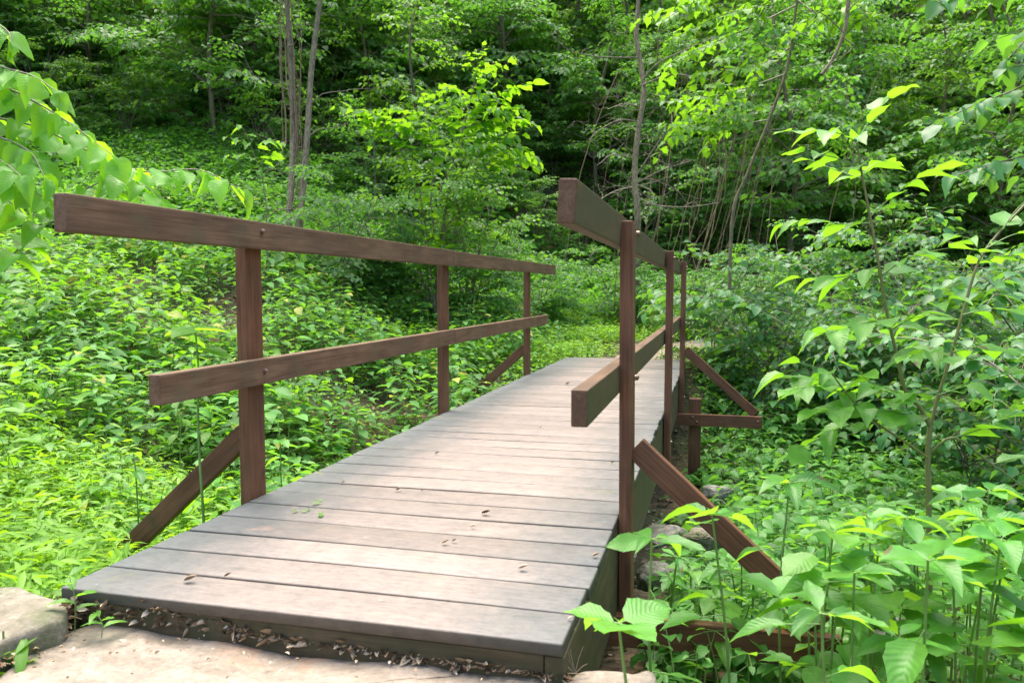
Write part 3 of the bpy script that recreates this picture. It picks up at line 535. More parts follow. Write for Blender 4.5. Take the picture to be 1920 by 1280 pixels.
scatter(g,LOW,4200,(700,2100),(6.9,12.5),(.7,1.5),keep=kp(.4)); scatter(g,CREEP,900,(-600,900),(2.3,6),(.7,1.3),keep=lambda x,y,D,u:(x<-W-.03))
scatter(g,HERBS,500,(1000,2100),(7.6,12.5),(.5,1.0),keep=kp(.8)); scatter(g,HERBS,900,(760,1150),(7.0,10),(.35,.7),keep=kp(.75))
tag(g.obj('ground_cover',[LM['bright'],STEM]),'low bright green seedlings between the grass',kind='stuff')
g=Geo()     # heart leaved vines covering the far bank
scatter(g,VINE,12500,(-700,1500),(8.5,12.8),(.7,1.4),keep=kp(1.5),jit=.4); scatter(g,VINE,12000,(-500,2400),(12.5,26),(1.1,2.2),keep=None,jit=.4)
scatter(g,HERBS,2500,(-700,1500),(9.5,12.5),(.8,1.3),keep=kp(1.7))
tag(g.obj('vine_cover',[LM['wood'],STEM]),'creeping vines covering the slope behind the far end of the bridge',kind='stuff')
g=Geo()     # right ravine floor
scatter(g,CREEP,2600,(1150,2300),(2.4,9),(.8,1.5),keep=lambda x,y,D,u:x>.08); scatter(g,VINE,2600,(1230,2300),(3.6,9.5),(.6,1.2),keep=lambda x,y,D,u:(x>.1)&offpath(x,y,.6)); scatter(g,HERBS,1500,(1380,2400),(3.2,9.5),(.7,1.2),keep=lambda x,y,D,u:(x>.35)&offpath(x,y,.8))
scatter(g,CREEP+LOW,900,(1190,1600),(2.0,4.2),(.8,1.5),keep=lambda x,y,D,u:x>.1); scatter(g,LOW,1400,(1180,2300),(2.2,7),(.8,1.5),keep=lambda x,y,D,u:x>.12)
tag(g.obj('ravine_cover',[LM['wood'],STEM]),'dark green creepers on the ravine floor right of the bridge',kind='stuff')
# litter
def litter(g,n,region,size=(.02,.055),lift=.012):
    x=rng.uniform(region[0],region[1],n); y=rng.uniform(region[2],region[3],n); z=ground_z(x,y)+rng.uniform(.0,lift,n); a=rng.uniform(0,6.28,n)
    put_leaves(g,leaf('ovate',.3,3,fold=.5,droop=-.3),np.stack([x,y,z],1),np.stack([np.cos(a),np.sin(a),rng.normal(0,.25,n)],1),np.array([0,0,1])+rng.normal(0,.4,(n,3)),rng.uniform(*size,n))
g=Geo(); litter(g,5200,(.1,4.5,.3,7.5)); litter(g,3500,(-4.5,-1.2,1.2,6)); litter(g,700,(-.8,4,6.2,10.5)); litter(g,9000,(-14,12,9,20),(.05,.11))
litter(g,1200,(-1.2,.0,.3,6),(.02,.05))
def strip_litter(g,n):
    t=rng.uniform(0,1,n); b=np.array([onz(u,v,-.08) for u,v in ((20,1240),(120,1170),(220,1142),(330,1148),(470,1172),(700,1206),(900,1232),(1060,1250))]); pth=curve(b,60); p,_=along(pth,t)
    p=p+np.stack([rng.normal(0,.02,n),rng.normal(.0,.022,n)+np.where(t<.42,rng.uniform(-.05,.03,n),0),0*t],1); p[:,2]=-.085+np.interp(t,[0,.2,.42,.55,1],[.0,.048,.040,.012,.002])*rng.uniform(.2,1.2,n)+.012; a=rng.uniform(0,6.28,n)
    p[:,1]=np.minimum(p[:,1],.02)
    put_leaves(g,leaf('ovate',.25,3,fold=.6,droop=-.2),p,np.stack([np.cos(a),np.sin(a),rng.normal(0,.25,n)],1),np.array([0,0,1])+rng.normal(0,.5,(n,3)),rng.uniform(.006,.036,n)*rng.uniform(.4,1,n)+.004)
    for i in range(0,n,9):
        a=random.random()*3; d=np.array([math.cos(a),math.sin(a),random.uniform(-.1,.25)])*random.uniform(.02,.07); tube(g,[p[i],p[i]+d*.5+np.array([0,0,.004]),p[i]+d],.0011,.0007,4,m=0)
strip_litter(g,1500)
for i in range(150):
    p=onz(random.uniform(20,1040),random.triangular(1185,1280,1195),zS+.014); l=random.uniform(.003,.012); a=random.random()*6; put_leaves(g,leaf('ovate',.35,3,fold=.6,droop=-.2),[p],[(math.cos(a),math.sin(a),.1)],[(0,.1,1.)],[l])
n=420   # fallen sticks
for i in range(n):
    if random.random()<.6: x,y=random.uniform(.15,3.6),random.uniform(.5,7)
    else: x,y=random.uniform(-4.5,-1.3),random.uniform(1.5,5.5)
    a=random.random()*6.3; l=random.uniform(.08,.5); d=np.array([math.cos(a),math.sin(a),0])*l; p0=np.array([x,y,gz(x,y)+.02]); p1=p0+d; p1[2]=gz(p1[0],p1[1])+random.uniform(.01,.06); tube(g,curve([p0,(p0+p1)/2+rng.normal(0,.02,3),p1],5),random.uniform(.0015,.004),.001,4,m=0)
tag(g.obj('leaf_litter',LITTER),'brown dead leaves and sticks on the soil',kind='stuff')

# ------------------------------------------------------------------ boughs and woodland plants
def bough(L=1.0,ls=.09,kind='ovate',W=.32,seg=3,twn=9,sp=.05,sag=.12,fan=1.0,wn=0):
    g=Geo(); main=curve([(0,0,0),(L*.35,random.uniform(-.05,.05),.06*L),(L*.7,random.uniform(-.1,.1),.02*L),(L,random.uniform(-.12,.12),-sag*L)],10); lf=leaf(kind,W,seg)
    twig(g,main,lf,ls,sp,.3,r=.008*L,tilt=.38)
    for i in range(twn):
        s=.15+.8*i/twn; p,_=along(main,[s]); sd=1 if i%2 else -1; l=L*(.5-.3*s)*random.uniform(.7,1.2)*fan; a=R(random.uniform(35,70))*sd
        e=p[0]+np.array([math.cos(a)*l,math.sin(a)*l,random.uniform(-.14,.08)*L]); m=(p[0]+e)/2+np.array([0,0,.04*L]); twig(g,curve([p[0],m,e],6),lf,ls,sp,.1,r=.004*L,tilt=.42)
    return g.arrays()
BO_S={'wood':[bough(1.0,.105,W=.34,seg=3,twn=11) for _ in range(4)],
      'lobed':[bough(1.0,.13,'lobed',.42,4,8,.075) for _ in range(3)],
      'small':[bough(1.0,.075,'ovate',.36,3,13,.036) for _ in range(3)],
      'heart':[bough(1.0,.11,'heart',.42,3,8,.07) for _ in range(3)]}
def rotz(a): c,s=math.cos(a),math.sin(a); return np.array([[c,-s,0],[s,c,0],[0,0,1]])
def roty(a): c,s=math.cos(a),math.sin(a); return np.array([[c,0,s],[0,1,0],[-s,0,c]])
def crown_geo(kind,trunk,n,s0,s1,l0,l1,rise=(-.5,.25),az=None):
    g=Geo(); T=BO_S[kind]; s=rng.uniform(s0,s1,n); p,_=along(trunk,s)
    for i in range(n):
        f=(s[i]-s0)/(s1-s0+1e-6); L=(l0*(1-f)+l1*f)*random.uniform(.7,1.15); a=random.uniform(0,6.283) if az is None else random.uniform(*az)
        M=rotz(a)@roty(random.uniform(*rise))@np.diag([L,L,L]); 
        if L>1.6:      # long limb: bare first half then boughs
            e=p[i]+M@np.array([.55,0,.05]); g2=[p[i],(p[i]+e)/2+np.array([0,0,.05]),e]; tube(g,g2,.02,.01,5,m=1)
            for q in range(3):
                M2=rotz(a+random.uniform(-.7,.7))@roty(random.uniform(*rise))@(np.eye(3)*L*random.uniform(.45,.65)); g.spread(random.choice(T),M2[None],(p[i]+M@np.array([.25+.2*q,0,.03]))[None],.2)
        else: g.spread(random.choice(T),M[None],p[i][None],.2)
    return g
def woodland_tree(h,kind,n,s0,l0,l1,r,lm,bend=.3,rise=(-.5,.25)):
    pts=[(0,0,-.2),(random.uniform(-bend,bend)*.4,random.uniform(-bend,bend)*.4,h*.35),(random.uniform(-bend,bend),random.uniform(-bend,bend),h*.7),(random.uniform(-bend,bend),random.uniform(-bend,bend),h)]
    path=curve(pts,16); gt=Geo(); tube(gt,path,r,r*.25,9,m=0,rough=.06)
    gc=crown_geo(kind,path,n,s0,1.0,l0,l1,rise); return gt.mesh('trunk',[BARK]), gc.mesh('crown',[LM[lm],TWIG])
def place(name,meshes,loc,rz,sc,label,cat,group,childnames=('trunk','crown'),rx=0):
    o=empty(name,loc,label,cat,group); o.rotation_euler=(rx,0,rz); o.scale=(sc,)*3
    for nm,me in zip(childnames,meshes):
        c=bpy.data.objects.new(nm,me); C.objects.link(c); c.parent=o
    return o
print('templates')
UT=[woodland_tree(4.6,'wood',46,.12,1.7,.7,.045,'wood'),woodland_tree(5.2,'wood',50,.15,1.9,.7,.05,'wood',.5),woodland_tree(4.4,'heart',40,.12,1.6,.7,.04,'woody'),
    woodland_tree(4.8,'small',52,.10,1.6,.6,.04,'wood'),woodland_tree(5.0,'lobed',40,.15,1.8,.8,.05,'woody',.4)]
TT=[woodland_tree(13,'wood',85,.50,3.2,1.4,.11,'wood',.7,(-.35,.35)),woodland_tree(12,'lobed',75,.48,3.2,1.4,.10,'woody',.9,(-.35,.35))]
def shrub_mesh(h,kind,n,lm,stems=6):
    g=Geo(); gs=Geo(); T=BO_S[kind]
    for i in range(stems):
        a=i*6.283/stems+random.uniform(-.4,.4); e=np.array([math.cos(a)*h*.35,math.sin(a)*h*.35,h*random.uniform(.75,1.1)]); path=curve([(0,0,-.1),e*np.array([.35,.35,.55]),e],8); tube(gs,path,.008,.003,5,m=0)
        for q in range(n//stems):
            s=random.uniform(.2,1); p,_=along(path,[s]); L=h*random.uniform(.35,.6); M=rotz(random.uniform(0,6.283))@roty(random.uniform(-.55,.2))@(np.eye(3)*L); g.spread(random.choice(T),M[None],p[:1],.2)
    return gs.mesh('stems',[TWIG]),g.mesh('foliage',[LM[lm],TWIG])
BO_S['tiny']=[bough(1.0,.11,'ovate',.36,4,10,.06) for _ in range(3)]
BO_S['leafy']=[bough(1.0,.155,'ovate',.33,4,8,.08) for _ in range(3)]
SH=[shrub_mesh(1.2,'wood',30,'wood'),shrub_mesh(1.4,'heart',28,'wood'),shrub_mesh(1.1,'small',30,'woody'),shrub_mesh(1.3,'lobed',26,'woody')]
SB=[shrub_mesh(1.3,'leafy',34,'blue'),shrub_mesh(1.5,'leafy',38,'blue'),shrub_mesh(1.2,'tiny',34,'blue')]
def hill_spots(n,urange,drange,mind,keep=None):
    out=[]; t=0
    while len(out)<n and t<n*60:
        t+=1; D=math.sqrt(random.uniform(drange[0]**2,drange[1]**2)); u=random.uniform(*urange)
        if keep and not keep(u,D): continue
        x,y=cam_polar(u,D)
        if all((x-a)**2+(y-b)**2>mind**2 for a,b in out): out.append((x,y))
    return out
for x,y in hill_spots(285,(-350,2300),(12.6,31),.8,keep=lambda u,D: D>14.2 or u<900 or u>1300):
    k=random.randrange(5); place('young_tree',UT[k],(x,y,gz(x,y)),random.uniform(0,6.28),random.uniform(.75,1.25),'leafy young tree crowded among others on the wooded hillside','tree','young trees crowding the hillside')
for x,y in hill_spots(9,(-700,2600),(20,32),3.5,keep=lambda u,D: True):
    place('tall_tree',random.choice(TT),(x,y,gz(x,y)),random.uniform(0,6.28),random.uniform(.85,1.15),'tall slender forest tree whose crown rises above the hillside thicket','tree','tall trees above the hillside')
for x,y in hill_spots(285,(-250,2150),(12.0,21),.55,keep=lambda u,D: D>13 or u<950):
    k=random.randrange(4); place('hillside_shrub',SH[k],(x,y,gz(x,y)),random.uniform(0,6.28),random.uniform(.7,1.25),'low leafy shrub in the undergrowth at the foot of the wooded hillside','shrub','undergrowth shrubs on the hillside',('stems','foliage'))
# blue-green shrubs on the right bank
spots=[(1340,7.6,.85),(1450,7.0,.9),(1560,6.9,.95),(1690,6.4,1.0),(1800,6.3,1.1),(1920,5.8,1.05),(2050,5.6,1.1),(1420,8.6,.7),(1880,7.8,1.25),(1720,8.1,1.2),(1580,8.3,.95),(2150,7,1.2),(1860,4.6,.8),(2000,4.2,.9)]
for i,(u,D,s) in enumerate(spots):
    x,y=cam_polar(u,D); place('bank_shrub',SB[i%3],(x,y,gz(x,y)),random.uniform(0,6.28),s,'blue green shrub with oval leaves in the thicket on the right bank','shrub','blue green shrubs on the right bank',('stems','foliage'))
print('hill done')

# ------------------------------------------------------------------ individually placed trees
def px(pts,D): 
    Ds=np.linspace(D[0],D[1],len(pts)) if isinstance(D,tuple) else [D]*len(pts); return np.array([at(u,v,d) for (u,v),d in zip(pts,Ds)])
def thing_from(name,parts,base,label,cat,group=None):
    base=np.array(base,float); o=empty(name,base,label,cat,group)
    for nm,g,m in parts:
        if g.V: g.obj(nm,m,o,inv=base)
    return o
def grounded(u,D,dz=-.1): x,y=cam_polar(u,D); return np.array([x,y,gz(x,y)+dz])
# trunk pair behind the left railing
def bare_twigs(g,path,n,l,s=(.1,.9),m=0,r=.006,droop=.0):
    for i in range(n):
        p,_=along(path,[random.uniform(*s)]); a=random.uniform(0,6.28); q=p[0]; pts=[q]; d=np.array([math.cos(a),math.sin(a),random.uniform(-.2,.5)]); L=l*random.uniform(.4,1.3)
        for k in range(5): d=unit(d+rng.normal(0,.3,3)+np.array([0,0,-droop])); q=q+d*L/5; pts.append(q)
        tube(g,curve(pts,10),r,r*.3,5,m=m)
        for k in range(2):
            p2=pts[random.randrange(2,5)]; d2=unit(d+rng.normal(0,.8,3)); tube(g,[p2,p2+d2*L*.2,p2+d2*L*.4+np.array([0,0,.03])],r*.45,r*.2,4,m=m)
for (pts,w,lab,vines) in (([(541,428),(547,330),(549,230),(545,120),(538,0),(530,-160),(525,-500),(520,-900)],.040,'slim grey trunk wrapped in hanging brown vines behind the left railing',True),
                     ([(561,430),(568,350),(577,240),(584,130),(600,0),(618,-160),(640,-500),(660,-900)],.044,'slim straight grey trunk leaning right beside the vine wrapped one',False)):
    D=8.6; path3=px(pts,(D,D+1.2)); base=path3[0].copy(); base[2]=gz(base[0],base[1])-.1; path3=np.vstack([base[None],path3]); path=curve(path3,40)
    gt=Geo(); tube(gt,path,w,w*.45,10,m=0,rough=.05); gb=[]
    for _ in range(14): q=Geo(); bare_twigs(q,path,1,.9,(.08,.55)); gb.append(('dead_branch',q,DEAD))
    gc=crown_geo('wood',path,26,.55,1.0,2.2,1.2,(-.3,.35)); parts=[('trunk',gt,BARK),('crown',gc,[LM['wood'],TWIG])]+gb
    if vines:
        gv=Geo()
        for k in range(14):
            s=np.linspace(random.uniform(.05,.2),random.uniform(.4,.75),14); p,_=along(path,s); off=np.cumsum(rng.normal(0,.018,(14,3)),0); off[:,2]*=.2; a=random.uniform(0,6.28)
            tube(gv,curve(p+off+np.array([math.cos(a),math.sin(a),0])*random.uniform(.05,.10),28),random.uniform(.004,.009),.003,4,m=0)
        parts.append(('vine',gv,BROWNVINE))
    thing_from('tree',parts,base,lab,'tree')
# thin tree with dead side branches
path3=px([(1196,420),(1190,330),(1196,250),(1207,180),(1203,130),(1193,70),(1197,0),(1202,-200),(1210,-600)],(10.4,11.2)); base=path3[0].copy(); base[2]=gz(base[0],base[1])-.1; path=curve(np.vstack([base[None],path3]),40)
gt=Geo(); tube(gt,path,.045,.026,9,m=0,rough=.08); gb=[]
for pts in ([(1195,108),(1150,108),(1100,104),(1060,90),(1030,60)],[(1205,150),(1235,118),(1290,92),(1340,70)],[(1203,230),(1165,225),(1130,240),(1105,262)],[(1196,300),(1150,290),(1120,310)],[(1198,200),(1170,195),(1140,205)],[(1192,345),(1240,320),(1300,300)],[(1195,370),(1230,385),(1290,388),(1350,380)],[(1205,160),(1260,140),(1330,150)],[(1190,350),(1150,360),(1110,385)],[(1193,330),(1240,260),(1270,235)],[(1192,345),(1225,365),(1210,420)]):
    q=px(pts,(10.7,10.3)); q1=Geo(); tube(q1,curve(q,16),.012,.004,5,m=0); bare_twigs(q1,curve(q,12),5,.45,(.3,1),r=.004); gb.append(('dead_branch',q1,DEAD))
for _ in range(26): q1=Geo(); bare_twigs(q1,path,1,.8,(.1,.6),r=.006,droop=.1); gb.append(('dead_branch',q1,DEAD))
gc=crown_geo('lobed',path,16,.62,1.0,1.8,1.0,(-.3,.3))
thing_from('tree',[('trunk',gt,BARK),('crown',gc,[LM['woody'],TWIG])]+gb,base,'thin tree with bare dead side branches behind the right railing','tree')
# curtain of dead vines
g=Geo()
for i in range(34):
    u=random.gauss(1340,95) if i%3 else random.gauss(1190,60); D=random.uniform(10.6,12.6); b=grounded(u,D); v1=random.uniform(90,260); e=at(u+random.uniform(20,140),v1,D+random.uniform(-.3,.6)); m=(b+e)/2+rng.normal(0,.25,3)-np.array([0,0,.1]); tube(g,curve([b,m,e,e+np.array([rng.normal(0,.3),0,-.3])],14),random.uniform(.003,.009),.003,4,m=0)
tag(g.obj('vine_tangle',BROWNVINE),'curtain of bare brown vine stems behind the right railing',kind='stuff')
# slender maple, its sprays over the right side
var=lambda k,W,n,x: [leaf(k,W*a,n,x,f,dr,wv) for a,f,dr,wv in ((1,.16,.22,.012),(.86,.30,.38,.02),(1.08,.08,.10,.02),(.94,.22,.05,.03),(.8,.4,.5,.012))]
lobH=var('lobed',.42,8,2); ovH=var('ovate',.30,8,4); hrH=var('heart',.36,8,4) ; ovR=var('ovate',.37,9,4); hrB=var('heart',.35,9,4); laH=var('lance',.22,8,4)
stem=px([(1372,420),(1400,330),(1440,230),(1475,130),(1492,20),(1505,-120),(1510,-400)],(8.6,8.0)); base=stem[0].copy(); base[2]=gz(base[0],base[1])-.1; path=curve(np.vstack([base[None],stem]),30)
gt=Geo(); tube(gt,path,.020,.012,8,m=0); gc=Geo()
for pts in ([(1492,10),(1420,45),(1340,80),(1270,110),(1235,135)],[(1470,140),(1400,165),(1330,180),(1250,190)],[(1480,90),(1430,120),(1370,130),(1300,140)],[(1450,200),(1400,215),(1360,220),(1300,215)],[(1440,225),(1380,235),(1330,240),(1245,232)],[(1500,-20),(1430,10),(1350,30),(1270,70)],[(1500,-60),(1560,-20),(1620,20),(1660,30)],[(1495,0),(1540,30),(1590,20),(1640,50)],[(1500,-80),(1400,-40),(1310,0),(1240,40)]):
    q=px(pts,(8.1,random.uniform(6.4,7.4))); main=curve(q,14); twig(gc,main,lobH,.125,.05,.25,r=.008,tilt=.25)
    for k in range(6):
        p,_=along(main,[.25+.12*k]); sd=1 if k%2 else -1; e=p[0]+RT*random.uniform(-.35,.05)+FW*sd*random.uniform(.2,.4)+np.array([0,0,random.uniform(-.2,.02)]); twig(gc,curve([p[0],(p[0]+e)/2+np.array([0,0,.05]),e],6),lobH,.12,.05,.1,r=.004,tilt=.25)
thing_from('maple_sapling',[('trunk',gt,BARK),('crown',gc,[LM['bright'],TWIG])],base,'slender leaning maple with bright lobed leaves right of the thin bare tree','tree')
# broken branch from a tall leaning tree at upper right
pth=px([(1900,330),(1800,200),(1700,60),(1620,-60),(1590,-200)],(13,12)); base=pth[0].copy(); base[2]=gz(base[0],base[1])-.1; 
g=Geo(); tube(g,curve(np.vstack([base[None],pth[1:]+np.array([2.,3.,0])]),24),.05,.03,8,m=0)
g=Geo(); b2=px([(1600,-120),(1592,-30),(1590,10),(1583,60),(1562,110),(1540,140)],6.6); tube(g,curve(b2,20),.02,.013,8,m=0,rough=.12)
for pts in ([(1583,62),(1540,25),(1500,20)],[(1580,70),(1600,90),(1560,118),(1545,150)],[(1590,20),(1620,-10),(1660,-60)]): tube(g,curve(px(pts,6.5),10),.006,.003,5,m=0)
tb=grounded(2080,8.2); tr=Geo(); top=px([(1600,-120)],6.6)[0]; tp=curve([tb,tb+np.array([-.2,0,2.2]),at(1900,-260,7.6),at(1700,-330,7.2),top],30); tube(tr,tp,.07,.021,9,m=0,rough=.05)
gc=crown_geo('lobed',tp,22,.45,.95,1.5,1.0,(-.3,.3))
thing_from('tree',[('trunk',tr,BARK),('dead_branch',g,BARK),('crown',gc,[LM['wood'],TWIG])],tb,'leaning tree at upper right dropping one dark leafless crooked limb','tree')
# large-leaved branches entering at the right edge
tb=grounded(2250,4.6); gt=Geo(); tp=curve([tb,tb+np.array([0,0,1.5]),at(2180,150,4.4),at(2150,-200,4.4)],16); tube(gt,tp,.04,.02,8,m=0); gc=Geo()
for pts,z in (([(2160,60),(2020,110),(1900,170),(1830,195),(1755,235)],.15),([(2170,200),(2050,250),(1930,290),(1850,310),(1790,330)],.15),([(2150,-50),(2030,0),(1950,50),(1890,110)],.15),([(2160,10),(2040,60),(1960,110),(1880,130)],.15),([(2150,-150),(2000,-90),(1850,-40),(1760,5)],.16)):
    main=curve(px(pts,(4.4,4.0)),14); twig(gc,main,hrH,z,.055,.2,r=.008,tilt=.3,droop=.35)
    for k in range(5):
        p,_=along(main,[.3+.13*k]); sd=1 if k%2 else -1; e=p[0]-RT*random.uniform(.05,.2)+FW*sd*random.uniform(.12,.25)+np.array([0,0,random.uniform(-.15,0)]); twig(gc,curve([p[0],(p[0]+e)/2,e],5),hrH,z*.9,.06,.2,r=.003,tilt=.3,droop=.35)
thing_from('tree',[('trunk',gt,BARK),('foliage',gc,[LM['blue'],TWIG])],tb,'tree reaching in from the right edge with drooping dark heart shaped leaves','tree')
print('trees done')
# bright maple sapling in the middle distance
D0=8.4; base=grounded(832,D0); gt=Geo(); gc=Geo()
for pts,r in (([(832,470),(838,380),(850,300),(872,230),(890,150),(905,90)],.013),([(818,470),(808,380),(812,300),(800,210),(790,170)],.010),([(845,470),(870,380),(900,320),(930,270),(960,250)],.008),([(800,470),(780,370),(760,300),(720,230),(690,215)],.008)):
    q=px(pts,(D0,D0-.3)); q=np.vstack([base[None]+rng.normal(0,.05,3)*np.array([1,1,0]),q]); path=curve(q,20); tube(gt,path,r,r*.35,6,m=0); twig(gc,path,lobH,.13,.055,.22,r=.002,tilt=.4)
TW=[([(890,160),(905,120),(908,85)],.10),([(885,170),(910,135),(925,118)],.13),([(880,190),(850,165),(830,160)],.12),([(870,235),(920,190),(960,170),(1000,155)],.19),([(868,240),(920,225),(965,200),(985,212)],.18),([(870,240),(910,180),(900,150)],.14),([(860,270),(900,245),(940,235),(975,228)],.15),([(870,230),(840,200),(810,180)],.14),([(850,300),(800,260),(760,235),(690,210)],.15),([(850,290),(790,230),(750,205),(680,212)],.14),([(812,300),(760,270),(710,250),(660,205)],.15),([(900,320),(940,290),(980,280),(1010,305)],.16),([(900,330),(940,310),(975,300),(1000,315)],.15),([(880,300),(920,260),(960,265),(975,285)],.15),([(872,235),(830,225),(800,215)],.15),([(850,300),(890,275),(930,270)],.15),([(812,280),(770,240),(730,235),(700,260)],.13),([(895,140),(880,110),(890,95)],.09)]
for pts,z in TW:
    dd=random.uniform(-.45,.25); main=curve(px(pts,(D0-.1,D0+dd)),10); twig(gc,main,lobH if random.random()<.6 else hrH,z*1.12,.05,.12,r=.004,tilt=.25,droop=.08)
    for k in range(4):
        p,_=along(main,[random.uniform(.3,.8)]); e=p[0]+rng.normal(0,.16,3)*np.array([1,1,.4]); twig(gc,[p[0],(p[0]+e)/2+np.array([0,0,.03]),e],lobH,z*.85,.07,.2,r=.003,droop=.3)
thing_from('maple_sapling',[('stems',gt,TWIG),('crown',gc,[LM['lime'],TWIG])],base,'sunlit yellow green sapling standing alone at centre behind the left railing','sapling')
for (u,D,s,lab) in ((1150,10.3,.8,'bushy growth left of the thin tree with dead side branches'),(1290,10.2,.85,'bushy growth between the two slim trees behind the right railing'),(1400,10.0,.8,'bushy growth at the foot of the slender leaning maple'),(1470,10.6,1.1,'taller bush right of the slender leaning maple'),(815,8.7,1.55,'dense small leaved bush around the stems of the sunlit middle sapling'),(880,8.9,1.35,'leafy bush right of the stems of the sunlit middle sapling'),(725,9.0,1.0,'leafy bush left of the sunlit middle sapling'),(650,8.4,1.0,'vine covered bush right of the twin grey trunks'),(1010,9.6,.8,'dark low bush right of the sunlit middle sapling')):
    x,y=cam_polar(u,D); place('bush',SH[2 if u in (815,880) else 0],(x,y,gz(x,y)),random.random()*6,s,lab,'bush',None,('stems','foliage'))
# small yellow-green sapling left of the twin trunks
D0=7.4; base=grounded(500,D0); gt=Geo(); gc=Geo(); tube(gt,curve(np.vstack([base[None],px([(500,430),(495,350),(480,300),(465,260),(455,240)],D0)]),12),.007,.002,5,m=0)
for pts in ([(480,300),(455,290),(430,292)],[(470,270),(440,262),(425,258)],[(490,310),(510,290),(525,300)],[(478,280),(500,265),(525,268)],[(462,255),(455,240),(450,236)],[(488,320),(470,318),(450,325)]): twig(gc,curve(px(pts,(D0,D0-.2)),6),lobH,.12,.05,.1,r=.002)
thing_from('maple_sapling',[('stem',gt,TWIG),('crown',gc,[LM['lime'],TWIG])],base,'little light green sapling left of the twin grey trunks','sapling')
# overhanging large-leaved young tree at the left edge
tb=grounded(-260,2.7); gt=Geo(); gc=Geo(); tp=curve([tb,at(-230,700,2.7),at(-200,300,2.7),at(-150,60,2.7),at(-90,-120,2.7)],18); tube(gt,tp,.022,.008,8,m=0)
BRS=[([(-150,60),(-60,100),(0,125),(60,142),(105,170)],2.5,.5),([(-160,110),(-60,140),(20,168),(90,205),(150,245),(212,292)],2.5,.5),([(-180,200),(-60,215),(60,235),(170,285),(270,322),(370,318),(445,352)],2.6,.45),([(-180,220),(-70,240),(20,265),(60,290),(85,335)],2.45,.5),
     ([(-200,500),(-60,560),(0,503),(50,450),(100,398),(190,340),(250,338),(305,372)],2.55,.4),([(-200,300),(-90,320),(30,345),(95,378)],2.5,.4),([(-190,260),(-60,275),(0,300),(40,330)],2.4,.45),([(-160,0),(-60,20),(10,55),(20,80)],2.6,.5),([(-200,360),(-60,350),(20,380),(60,420)],2.7,.3),([(100,398),(150,385),(200,380),(240,395)],2.6,.3)]
for pts,D,hg in BRS:
    main=curve(px(pts,(2.7,D)),24); twig(gc,main,hrB,.118,.032,.2,r=.0045,tilt=.3,hang=hg*.6,spread=60,petiole=.1)
    twig(gc,main,hrB,.09,.10,.3,r=.001,tilt=.3,hang=.1,spread=45,droop=.3)
thing_from('young_tree',[('trunk',gt,BARK),('foliage',gc,[LM['lime'],TWIG])],tb,'young tree at the left edge with arching branches of large drooping bright leaves','tree')
# right-hand sapling with long leafy twigs
D0=2.35; base=grounded(1742,D0); gt=Geo(); gc=Geo()
M1=px([(1742,1130),(1742,1000),(1741,900),(1740,840),(1744,800)],D0); M1=np.vstack([base[None],M1])
tube(gt,curve(M1,14),.0095,.0075,8,m=0)
tube(gt,curve(px([(1744,800),(1722,760),(1700,740),(1680,660),(1662,580),(1645,480),(1628,390),(1615,320),(1607,268)],(D0,D0-.1)),24),.0065,.0028,7,m=0)
tube(gt,curve(px([(1744,800),(1760,740),(1785,660),(1810,570),(1835,490),(1870,440),(1925,380),(1990,320)],(D0,D0-.05)),24),.0055,.0028,7,m=0)
tube(gt,curve(px([(1742,860),(1700,830),(1640,790),(1590,740),(1560,700)],(D0,D0-.2)),14),.004,.002,6,m=0); tube(gt,curve(px([(1742,850),(1790,820),(1860,870),(1930,920)],(D0,D0-.1)),12),.004,.002,6,m=0)
TW=[([(1607,268),(1625,235),(1650,200),(1668,180),(1690,168)],.085,1),([(1607,268),(1580,252),(1540,247),(1480,245)],.09,1),([(1615,322),(1580,300),(1540,290),(1505,285)],.10,1),([(1617,325),(1640,308),(1665,300)],.10,1),([(1618,335),(1570,320),(1520,300)],.085,1),
 ([(1628,410),(1665,375),(1710,340),(1750,318)],.11,1),([(1632,418),(1580,420),(1520,412),(1470,420)],.09,1),([(1646,500),(1600,515),(1550,522),(1500,520)],.12,1),([(1650,520),(1690,490),(1730,475),(1780,465)],.10,1),([(1662,600),(1620,605),(1570,620),(1530,625)],.10,1),([(1668,620),(1720,590),(1780,560)],.10,1),
 ([(1805,590),(1850,580),(1900,575),(1960,565)],.13,1),([(1800,600),(1750,590),(1700,600)],.12,1),([(1835,490),(1880,480),(1940,475)],.10,1),([(1840,480),(1820,450),(1790,440)],.08,1),([(1880,430),(1900,400),(1930,370)],.09,1),([(1850,465),(1900,440),(1960,430)],.09,1),([(1785,660),(1830,650),(1890,655)],.11,1),([(1785,670),(1740,660),(1700,670)],.10,1),
 ([(1720,755),(1650,730),(1560,715),(1470,705)],.13,1),([(1700,740),(1640,720),(1600,690)],.10,1),([(1730,780),(1660,770),(1590,765),(1530,770)],.11,1),([(1760,740),(1820,720),(1880,700),(1940,690)],.12,1),([(1590,740),(1540,725),(1490,728)],.11,1),([(1640,790),(1580,800),(1520,830),(1480,850)],.11,1),([(1790,820),(1850,800),(1910,770)],.11,1),([(1860,870),(1900,860),(1950,850)],.11,1),([(1560,700),(1535,690),(1500,680)],.09,1)]
for pts,z,_ in TW: twig(gc,curve(px(pts,(D0-.05,D0+random.uniform(-.25,.15))),10),ovH if random.random()<.75 else hrH,z*1.02,.038,.1,r=.0022,tilt=.22,droop=.05,spread=42)
thing_from('sapling',[('stem',gt,REDSTEM),('foliage',gc,[LM['herolit'],STEM])],base,'tall forked sapling with long level leafy twigs at the right in front of the shrubs','sapling')
